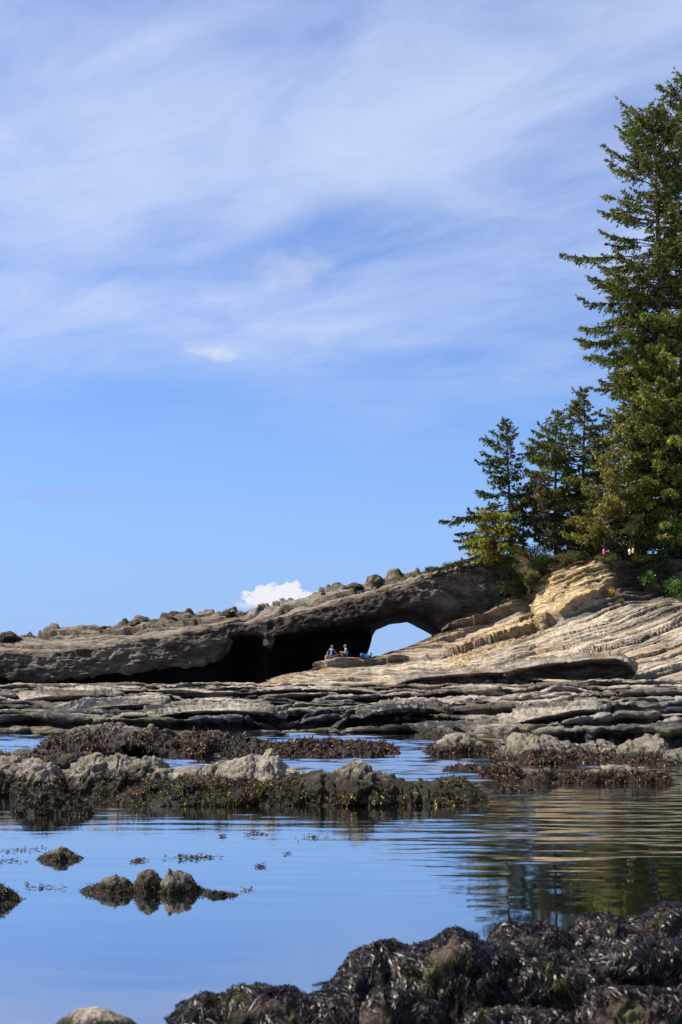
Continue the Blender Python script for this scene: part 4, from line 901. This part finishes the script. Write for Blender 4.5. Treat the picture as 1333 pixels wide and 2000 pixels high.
# ------------------------------------------------------------------ shrubs, grass
def shrub(name, label, x, y, rx, ry, Y, n, seed, tint, leaf=0.09, depth=1.0, brown=0.0, cat='shrub', group='shrubs on the bank'):
    rs = np.random.RandomState(seed); m = Y / FPX; c = Wp(x, y, Y)
    root_p = c - np.array((0, 0, ry * m)); root = empty(name, tuple(root_p)); tag(root, label, cat, group)
    ns = 16 + n // 260
    a = rs.uniform(0, 2 * PI, ns); el = rs.uniform(0.0, 1.4, ns)
    tip = c + np.stack((np.cos(a) * np.cos(el) * rx * m, np.sin(a) * np.cos(el) * depth, (np.sin(el) * 1.5 - 0.6) * ry * m), -1) * rs.uniform(0.55, 1.0, (ns, 1))
    mid = (root_p + tip) / 2 + rs.normal(size=(ns, 3)) * 0.08; mid[:, 2] += 0.1
    tw = np.stack((np.broadcast_to(root_p, tip.shape), mid, tip), 1)
    V, F = tubes(tw, np.tile(np.array((0.03, 0.018, 0.006)), (ns, 1)), 4)
    mk('stems', V, F, M_bark, parent=root, cols=np.tile((0.06, 0.045, 0.035), (len(V), 1)))
    # leaves gather round the stem ends in clumps
    k = rs.randint(0, ns, n); f = rs.uniform(0.45, 1.05, n)[:, None]
    P = tw[k, 1] * (1 - f) + tw[k, 2] * f + rs.normal(size=(n, 3)) * np.array((rx * m * 0.20, depth * 0.2, ry * m * 0.20))
    D = rs.normal(size=(n, 3)); D[:, 2] *= 0.5; D /= np.linalg.norm(D, axis=1)[:, None]
    S = np.cross(D, rs.normal(size=(n, 3))); S /= np.linalg.norm(S, axis=1)[:, None] + 1e-9
    ln = leaf * rs.uniform(0.6, 1.3, (n, 1)); h = ln * 0.32
    V = np.stack((P, P + D * ln * 0.5 + S * h, P + D * ln, P + D * ln * 0.5 - S * h), 1).reshape(-1, 3); F = np.arange(n * 4).reshape(-1, 4)
    bt = rs.uniform(0.6, 1.4, ns)
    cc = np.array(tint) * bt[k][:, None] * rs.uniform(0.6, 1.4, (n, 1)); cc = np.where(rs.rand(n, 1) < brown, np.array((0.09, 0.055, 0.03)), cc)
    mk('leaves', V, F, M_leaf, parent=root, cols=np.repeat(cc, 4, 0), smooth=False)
LG = (0.045, 0.075, 0.014); BG = (0.07, 0.125, 0.018)
shrub('shrub', 'rounded yellow-green shrub against the end of the arch rock', 992, 1104, 24, 26, 101.4, 2600, 1, (0.055, 0.07, 0.014))
shrub('shrub', 'low green shrub at the foot of the arch rock end', 1004, 1143, 28, 20, 101.3, 2200, 2, LG)
shrub('shrub', 'fresh green shrub in the middle of the bank', 1060, 1102, 34, 24, 101.0, 3200, 3, (0.05, 0.095, 0.018))
shrub('shrub', 'half-withered brown shrub above the smooth recessed bed', 1046, 1140, 16, 22, 100.6, 1300, 4, (0.06, 0.055, 0.02), brown=0.55)
shrub('shrub', 'grey-brown twiggy shrub beside the tan block', 1090, 1112, 26, 16, 100.2, 900, 5, (0.075, 0.062, 0.04), brown=0.5)
shrub('shrub', 'orange-tinged moss shrub below the low spreading spruce', 962, 1072, 36, 12, 101.6, 1500, 6, (0.08, 0.065, 0.014), brown=0.3)
shrub('shrub', 'dark shrub under the leaning brownish spruce', 1040, 1080, 40, 20, 103.0, 2200, 7, (0.03, 0.045, 0.012))
shrub('shrub', 'bright broad-leaved shrub at the right edge under the trees', 1312, 1042, 34, 34, 98.2, 3400, 8, BG, leaf=0.15)
shrub('shrub', 'green trailing shrub in the dark hollow below the trees', 1268, 1136, 18, 20, 96.8, 1500, 9, BG, leaf=0.12)
shrub('shrub', 'bright green trailing shrub at the right edge of the cliff', 1318, 1150, 30, 22, 96.4, 2600, 10, BG, leaf=0.12)
shrub('shrub', 'low moss-green shrub hanging over the cliff edge under pink float', 1186, 1090, 30, 10, 97.8, 1600, 11, (0.085, 0.095, 0.018))
shrub('shrub', 'low yellow-green shrub over the cliff edge at the dark hollow', 1258, 1092, 30, 9, 97.6, 1500, 12, (0.085, 0.095, 0.018))
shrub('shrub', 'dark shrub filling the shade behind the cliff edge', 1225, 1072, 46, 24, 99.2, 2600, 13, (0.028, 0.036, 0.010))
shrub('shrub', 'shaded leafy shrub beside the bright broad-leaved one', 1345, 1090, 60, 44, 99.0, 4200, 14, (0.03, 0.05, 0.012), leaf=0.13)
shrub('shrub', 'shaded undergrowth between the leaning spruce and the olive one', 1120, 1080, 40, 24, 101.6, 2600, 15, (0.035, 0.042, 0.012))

shrub('shrub', 'mid-green shrub spilling over the cliff top above the tan block', 1130, 1092, 34, 16, 99.4, 2400, 16, (0.06, 0.07, 0.018))
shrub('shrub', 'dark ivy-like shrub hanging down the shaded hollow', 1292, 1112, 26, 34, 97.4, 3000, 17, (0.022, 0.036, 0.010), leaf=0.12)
shrub('shrub', 'dark low shrub under the trailing green one at right', 1350, 1170, 50, 18, 95.4, 2600, 18, (0.045, 0.07, 0.014), leaf=0.12)
shrub('shrub', 'olive shrub hiding the roots of the short wide spruce', 1160, 1076, 34, 20, 100.2, 2400, 19, (0.07, 0.075, 0.02))
shrub('shrub', 'yellowish low shrub on the rim left of the pink float', 1100, 1090, 26, 12, 100.2, 1500, 20, (0.085, 0.08, 0.02), brown=0.2)

def tuft(label, x, y, Y, hpx, n, seed, tint, spread=1.0):
    rs = np.random.RandomState(seed); m = Y / FPX; c = Wp(x, y, Y); h = hpx * m
    P = c + rs.normal(size=(n, 3)) * np.array((0.25, 0.2, 0.04)) * h
    D = np.stack((rs.normal(size=n) * 0.45 * spread, rs.normal(size=n) * 0.4 * spread - 0.15, np.ones(n)), -1); D /= np.linalg.norm(D, axis=1)[:, None]
    V, F, c6 = fronds(P, D, h * rs.uniform(0.6, 1.2, n), np.full(n, 0.035), rs, np.array(tint) * rs.uniform(0.6, 1.3, (n, 1)), 0.3)
    r = empty('grass_tuft', tuple(c)); tag(r, label, 'grass', 'grass tufts on the rock')
    tag(mk('blades', V, F, M_leaf, parent=r, cols=c6, smooth=False), kind='stuff')
tuft('straw-coloured grass tuft right of the tan block', 1189, 1168, 95.8, 20, 260, 1, (0.26, 0.17, 0.06), 1.6)
tuft('little green grass tuft on the arch crest', 875, 1112, 104.0, 15, 90, 2, (0.04, 0.09, 0.02))
tuft('flat green moss tuft below the dark hollow', 1212, 1178, 94.5, 9, 160, 3, (0.10, 0.12, 0.02), 2.2)
tuft('green tuft on the cliff ledge near the right edge', 1265, 1206, 92.5, 9, 160, 4, (0.09, 0.11, 0.02), 2.2)

# ------------------------------------------------------------------ people and their things on the rock
def slope_point(x, y):
    """point of the rock slope that is seen at photograph pixel (x, y)"""
    P = SLOPE_P.reshape(-1, 3); px = HX + P[:, 0] / P[:, 1] * FPX; py = HY - (P[:, 2] - CH) / P[:, 1] * FPX
    return P[np.argmin((px - x) ** 2 + (py - y) ** 2)]

def skin(name, joints, edges, color, parent, sub=2, root=None):
    """a continuous body grown over a skeleton: joints name -> (x, y, z, radius)"""
    names = list(joints); idx = {k: i for i, k in enumerate(names)}
    me = bpy.data.meshes.new(name)
    me.from_pydata([joints[k][:3] for k in names], [(idx[a], idx[b]) for a, b in edges], [])
    o = bpy.data.objects.new(name, me); col.objects.link(o); o.parent = parent
    m = o.modifiers.new('skin', 'SKIN'); m.use_smooth_shade = True
    for i, k in enumerate(names):
        r = joints[k][3]; r = r if isinstance(r, tuple) else (r, r)
        me.skin_vertices[0].data[i].radius = r
        me.skin_vertices[0].data[i].use_root = (k == (root or names[0]))
    sb = o.modifiers.new('sub', 'SUBSURF'); sb.levels = sub; sb.render_levels = sub
    me.materials.append(flat_material(name + '_' + parent.name, color))
    return o
def flat_material(name, color, rough=0.8):
    m, g = mat_new(name)
    out = g.node('ShaderNodeOutputMaterial'); P = g.node('ShaderNodeTexCoord').outputs['Object']
    f = g.ramp(g.noise(P, 14.0, 3), 0.3, 0.7, 0.82, 1.15)
    bs = g.node('ShaderNodeBsdfPrincipled', {'Base Color': g.mix(1.0, color, g.vec(f, f, f), 'MULTIPLY'), 'Roughness': rough, 'Specular IOR Level': 0.25})
    g.l.new(bs.outputs[0], out.inputs[0]); return m
SKIN_C = (0.38, 0.21, 0.14)

def hand(j, e, wrist, tag_, d, side):
    """palm and five fingers added to a skeleton; d = pointing direction, side = thumb side"""
    d = Vector(d).normalized(); sv = Vector(side).normalized(); w = Vector(j[wrist][:3]); p = w + d * 0.07
    j[tag_ + 'palm'] = (*p, 0.032); e.append((wrist, tag_ + 'palm'))
    for k, (off, ln) in enumerate(((-0.03, 0.06), (-0.01, 0.075), (0.012, 0.07), (0.032, 0.055))):
        a = p + d * 0.04 - sv * off; b = a + d * ln * 0.6 + Vector((0, 0, -0.02)); c = b + d * ln * 0.3 + Vector((0, 0, -0.03))
        for nm, q in (('a', a), ('b', b), ('c', c)): j['%sf%d%s' % (tag_, k, nm)] = (*q, 0.0095)
        e += [(tag_ + 'palm', '%sf%da' % (tag_, k)), ('%sf%da' % (tag_, k), '%sf%db' % (tag_, k)), ('%sf%db' % (tag_, k), '%sf%dc' % (tag_, k))]
    a = w + d * 0.04 + sv * 0.04; b = a + d * 0.04 + sv * 0.02
    j[tag_ + 't1'] = (*a, 0.012); j[tag_ + 't2'] = (*b, 0.010); e += [(tag_ + 'palm', tag_ + 't1'), (tag_ + 't1', tag_ + 't2')]

def ball(name, c, r, color, parent, cut=None):
    """rounded cap or hair mass: ellipsoid shell, optionally cut below a height"""
    u = np.linspace(0, 2 * PI, 20, endpoint=False); v = np.linspace(0.03, PI * (cut or 0.98), 12)
    U, Vv = np.meshgrid(u, v); D = np.stack((np.sin(Vv) * np.cos(U), np.sin(Vv) * np.sin(U), np.cos(Vv)), -1)
    D = D * (1 + 0.05 * fbm(D * 3.0 + c[0], 3))[..., None]
    P = np.array(c) + D * np.array(r) + np.array(parent.location)
    return mk(name, P, gridF(12, 20, True), flat_material(name + '_' + parent.name, color), parent=parent)

def face(parent, c, fwd):
    """eyes, nose, ears and mouth on a head at c looking along fwd"""
    f = Vector(fwd).normalized(); r = f.cross(Vector((0, 0, 1))).normalized(); c = Vector(c)
    for sg in (-1, 1):
        ball('eye', tuple(c + f * 0.088 + r * 0.032 * sg + Vector((0, 0, 0.005))), (0.011, 0.011, 0.009), (0.03, 0.02, 0.02), parent)
        ball('ear', tuple(c + r * 0.082 * sg), (0.018, 0.022, 0.033), SKIN_C, parent)
    ball('nose', tuple(c + f * 0.105 - Vector((0, 0, 0.02))), (0.016, 0.016, 0.024), SKIN_C, parent)
    ball('mouth', tuple(c + f * 0.088 - Vector((0, 0, 0.062))), (0.022, 0.022, 0.008), (0.25, 0.09, 0.08), parent)

def man():
    p = slope_point(647, 1288); root = empty('person', (p[0], p[1] - 0.55, p[2] + 0.10)); tag(root, 'seated person in a blue top, khaki shorts and cap, back turned', 'person', 'people resting by the arch')
    j = {'pelvis': (0, 0, 0.11, 0.12), 'waist': (0.01, 0, 0.28, (0.13, 0.10)), 'chest': (0.03, 0.02, 0.46, (0.16, 0.11)), 'upper': (0.045, 0.03, 0.57, (0.13, 0.09)), 'neck': (0.06, 0.05, 0.655, 0.05), 'jaw': (0.075, 0.065, 0.70, 0.068), 'head': (0.08, 0.07, 0.775, 0.092), 'crown': (0.08, 0.06, 0.84, 0.07),
         'ls': (-0.15, 0.02, 0.555, 0.062), 'le': (-0.25, -0.02, 0.31, 0.042), 'lw': (-0.23, 0.05, 0.08, 0.030), 'rs': (0.235, 0.04, 0.545, 0.062), 're': (0.36, 0.10, 0.33, 0.042), 'rw': (0.52, 0.22, 0.26, 0.030),
         'lh': (-0.10, 0.02, 0.10, 0.095), 'lk': (-0.34, -0.18, 0.16, 0.062), 'la': (-0.36, -0.30, -0.18, 0.04), 'lt': (-0.40, -0.46, -0.22, 0.035), 'rh': (0.10, 0.02, 0.10, 0.095), 'rk': (0.42, 0.12, 0.20, 0.062), 'ra': (0.50, -0.12, -0.05, 0.04), 'rt': (0.55, -0.26, -0.10, 0.035)}
    e = [('pelvis', 'waist'), ('waist', 'chest'), ('chest', 'upper'), ('upper', 'neck'), ('neck', 'jaw'), ('jaw', 'head'), ('head', 'crown'), ('upper', 'ls'), ('ls', 'le'), ('le', 'lw'), ('upper', 'rs'), ('rs', 're'), ('re', 'rw'),
         ('pelvis', 'lh'), ('lh', 'lk'), ('lk', 'la'), ('la', 'lt'), ('pelvis', 'rh'), ('rh', 'rk'), ('rk', 'ra'), ('ra', 'rt')]
    sh = {k: j[k] for k in ('waist', 'chest', 'upper', 'ls', 'rs')}
    hand(j, e, 'lw', 'L', (0.1, 0.1, -1), (1, 0, 0)); hand(j, e, 'rw', 'R', (1, 0.3, -0.3), (0, 1, 0))
    skin('body', j, e, SKIN_C, root)
    def grow(q, k): r = q[3] if isinstance(q[3], tuple) else (q[3], q[3]); return (*q[:3], (r[0] + k, r[1] + k))
    S = {k: grow(v, 0.022) for k, v in sh.items()}; S['hem'] = (0, 0, 0.16, (0.155, 0.13)); S['ll'] = (-0.21, -0.003, 0.42, 0.07); S['rr'] = (0.30, 0.07, 0.44, 0.07)
    skin('shirt', S, [('hem', 'waist'), ('waist', 'chest'), ('chest', 'upper'), ('upper', 'ls'), ('ls', 'll'), ('upper', 'rs'), ('rs', 'rr')], (0.02, 0.10, 0.34), root, root='waist')
    T = {'pelvis': (0, 0, 0.10, 0.15), 'lh': (-0.10, 0.01, 0.10, 0.115), 'lk': (-0.30, -0.14, 0.15, 0.085), 'rh': (0.10, 0.02, 0.10, 0.115), 'rk': (0.37, 0.10, 0.185, 0.085)}
    skin('shorts', T, [('pelvis', 'lh'), ('lh', 'lk'), ('pelvis', 'rh'), ('rh', 'rk')], (0.24, 0.19, 0.12), root)
    B = {'a': (0.0, -0.13, 0.22, (0.06, 0.02)), 'b': (0.02, -0.12, 0.42, (0.075, 0.02)), 'c': (0.04, -0.08, 0.60, (0.06, 0.02))}
    skin('back_panel', B, [('a', 'b'), ('b', 'c')], (0.20, 0.22, 0.26), root)
    ball('cap', (0.08, 0.06, 0.795), (0.103, 0.112, 0.088), (0.16, 0.12, 0.08), root, 0.56)
    ball('hair', (0.08, 0.055, 0.77), (0.098, 0.10, 0.08), (0.05, 0.03, 0.02), root, 0.62)
    for nm in ('la', 'ra'):
        a = j[nm]; ball('shoe', (a[0] - 0.01, a[1] - 0.08, a[2] - 0.035), (0.055, 0.13, 0.045), (0.08, 0.07, 0.06), root)
    face(root, (0.08, 0.07, 0.765), (0.45, 0.9, -0.1))
def woman():
    p = slope_point(677, 1288); root = empty('person', (p[0], p[1] - 0.50, p[2] + 0.08)); tag(root, 'seated person in a turquoise top and dark leggings, facing left', 'person', 'people resting by the arch')
    j = {'pelvis': (0, 0, 0.11, 0.12), 'waist': (-0.01, 0, 0.27, (0.105, 0.09)), 'chest': (-0.04, 0, 0.44, (0.125, 0.10)), 'upper': (-0.06, 0, 0.54, (0.11, 0.08)), 'neck': (-0.085, 0, 0.62, 0.043), 'jaw': (-0.115, 0, 0.665, 0.062), 'head': (-0.115, 0, 0.735, 0.086), 'crown': (-0.105, 0, 0.80, 0.066),
         'ls': (-0.06, -0.16, 0.52, 0.052), 'le': (-0.12, -0.22, 0.29, 0.037), 'lw': (-0.30, -0.16, 0.30, 0.027), 'rs': (-0.06, 0.16, 0.52, 0.052), 're': (-0.14, 0.22, 0.29, 0.037), 'rw': (-0.32, 0.12, 0.34, 0.027),
         'lh': (-0.02, -0.10, 0.10, 0.095), 'lk': (-0.34, -0.18, 0.22, 0.06), 'la': (-0.14, -0.30, -0.12, 0.04), 'lt': (-0.24, -0.40, -0.16, 0.032), 'rh': (-0.02, 0.10, 0.10, 0.095), 'rk': (-0.40, 0.14, 0.26, 0.06), 'ra': (-0.30, 0.02, -0.06, 0.04), 'rt': (-0.42, -0.02, -0.08, 0.032)}
    e = [('pelvis', 'waist'), ('waist', 'chest'), ('chest', 'upper'), ('upper', 'neck'), ('neck', 'jaw'), ('jaw', 'head'), ('head', 'crown'), ('upper', 'ls'), ('ls', 'le'), ('le', 'lw'), ('upper', 'rs'), ('rs', 're'), ('re', 'rw'),
         ('pelvis', 'lh'), ('lh', 'lk'), ('lk', 'la'), ('la', 'lt'), ('pelvis', 'rh'), ('rh', 'rk'), ('rk', 'ra'), ('ra', 'rt')]
    sh = {k: j[k] for k in ('waist', 'chest', 'upper', 'ls', 'rs')}; lg = {k: j[k] for k in ('pelvis', 'lh', 'lk', 'la', 'rh', 'rk', 'ra')}
    hand(j, e, 'lw', 'L', (-1, 0.2, 0.1), (0, 0, 1)); hand(j, e, 'rw', 'R', (-1, -0.2, 0.1), (0, 0, 1))
    skin('body', j, e, SKIN_C, root)
    def grow(q, k): r = q[3] if isinstance(q[3], tuple) else (q[3], q[3]); return (*q[:3], (r[0] + k, r[1] + k))
    S = {k: grow(v, 0.02) for k, v in sh.items()}; S['hem'] = (0, 0, 0.17, (0.135, 0.12)); S['ll'] = (-0.09, -0.19, 0.40, 0.06); S['rr'] = (-0.10, 0.19, 0.40, 0.06)
    skin('shirt', S, [('hem', 'waist'), ('waist', 'chest'), ('chest', 'upper'), ('upper', 'ls'), ('ls', 'll'), ('upper', 'rs'), ('rs', 'rr')], (0.02, 0.30, 0.42), root, root='waist')
    skin('leggings', {k: grow(v, 0.016) for k, v in lg.items()}, [('pelvis', 'lh'), ('lh', 'lk'), ('lk', 'la'), ('pelvis', 'rh'), ('rh', 'rk'), ('rk', 'ra')], (0.03, 0.035, 0.06), root)
    ball('hair', (-0.10, 0, 0.755), (0.098, 0.092, 0.085), (0.16, 0.09, 0.05), root, 0.60); ball('hair_bun', (-0.02, 0, 0.80), (0.035, 0.035, 0.035), (0.15, 0.085, 0.045), root)
    for nm in ('la', 'ra'):
        a = j[nm]; ball('shoe', (a[0] - 0.06, a[1] - 0.03, a[2] - 0.035), (0.12, 0.06, 0.045), (0.02, 0.09, 0.35), root)
    face(root, (-0.115, 0, 0.73), (-1, -0.15, -0.05))
man(); woman()

def rbox(name, c, dim, color, parent, rot=0.0, bulge=0.25):
    """soft rounded box (superellipsoid)"""
    u = np.linspace(-PI, PI, 24, endpoint=False); v = np.linspace(-PI / 2 + 0.03, PI / 2 - 0.03, 14); U, Vv = np.meshgrid(u, v)
    def pw(a): return np.sign(a) * np.abs(a) ** bulge
    P = np.stack((pw(np.cos(Vv)) * pw(np.cos(U)) * dim[0] / 2, pw(np.cos(Vv)) * pw(np.sin(U)) * dim[1] / 2, pw(np.sin(Vv)) * dim[2] / 2), -1)
    P = P * (1 + 0.05 * fbm(P * 9.0 + c[0], 3))[..., None]
    cr, sr = math.cos(rot), math.sin(rot); x, z = P[..., 0] * cr - P[..., 2] * sr, P[..., 0] * sr + P[..., 2] * cr
    P = np.stack((x, P[..., 1], z), -1) + np.array(c) + np.array(parent.location)
    return mk(name, P, gridF(14, 24, True), flat_material(name + '_' + parent.name, color), parent=parent)
def pack():
    p = slope_point(716, 1288); root = empty('backpack', (p[0], p[1] - 0.35, p[2] + 0.03)); tag(root, 'blue and black hiking backpack lying beside the seated people', 'backpack')
    rbox('pack_body', (0, 0, 0.17), (0.62, 0.34, 0.30), (0.02, 0.06, 0.22), root, -0.25, 0.45)
    rbox('lid', (-0.30, -0.02, 0.28), (0.20, 0.32, 0.24), (0.02, 0.16, 0.48), root, -0.3, 0.5)
    rbox('front_pocket', (0.05, -0.17, 0.17), (0.30, 0.12, 0.20), (0.02, 0.20, 0.50), root, -0.25, 0.5)
    rbox('bottom_panel', (0.29, 0.0, 0.15), (0.10, 0.33, 0.28), (0.012, 0.012, 0.018), root, -0.25, 0.5)
    a = np.linspace(0, PI, 9)
    for sg in (-0.09, 0.09):
        path = np.stack((0.34 - 0.02 * np.cos(a), np.full(9, sg), 0.12 + 0.30 * np.sin(a) * 0.8 + a * 0.05), -1) + np.array(root.location); path[:, 0] += 0.05 * np.sin(a * 2)
        V, F = tubes(path[None], np.full((1, 9), 0.028), 6); mk('shoulder_strap', V, F, flat_material('strap', (0.012, 0.014, 0.03)), parent=root)
    path = np.stack((np.linspace(-0.25, 0.2, 9), np.full(9, -0.18), 0.34 + 0.05 * np.sin(np.linspace(0, PI, 9))), -1) + np.array(root.location)
    V, F = tubes(path[None], np.full((1, 9), 0.018), 6); mk('compression_strap', V, F, flat_material('strap_black', (0.01, 0.01, 0.012)), parent=root)
pack()

def fishing_float(label, x, y, Y, color, lpx):
    m = Y / FPX; c = Wp(x, y, Y); L = lpx * m; r = L * 0.21
    root = empty('fishing_float', tuple(c)); tag(root, label, 'fishing float', 'fishing floats hung in the trees')
    t = np.linspace(0, 1, 15); rr = r * np.clip(np.minimum(np.sin(t * PI) * 1.9, 1), 0.16, 1)
    path = np.stack((t * 0 + c[0], t * 0 + c[1], c[2] + (0.5 - t) * L), -1)
    V, F = tubes(path[None], rr[None], 12); mk('float_body', V, F, flat_material('float_' + label[:6], color, 0.5), parent=root)
    path = np.stack((np.full(8, c[0]) + np.linspace(0, 0.05, 8), np.full(8, c[1]), c[2] + L / 2 + np.linspace(-0.02, 0.7, 8)), -1)
    V, F = tubes(path[None], np.full((1, 8), 0.012), 5); mk('rope', V, F, flat_material('float_rope', (0.10, 0.09, 0.07)), parent=root)
    u = np.linspace(0, 2 * PI, 13); ring = np.stack((c[0] + 0.035 * np.cos(u), u * 0 + c[1], c[2] + L / 2 + 0.02 + 0.035 * np.sin(u)), -1)
    V, F = tubes(ring[None], np.full((1, 13), 0.012), 5); mk('eyelet', V, F, flat_material('float_eye', (0.05, 0.05, 0.05)), parent=root)
fishing_float('pink fishing float hanging at the cliff edge', 1180, 1078, 96.4, (0.60, 0.07, 0.20), 12)
fishing_float('white fishing float hanging beside the yellow one', 1230, 1078, 96.4, (0.62, 0.66, 0.72), 12)
fishing_float('yellow fishing float hanging beside the white one', 1237, 1076, 96.6, (0.72, 0.46, 0.03), 11)
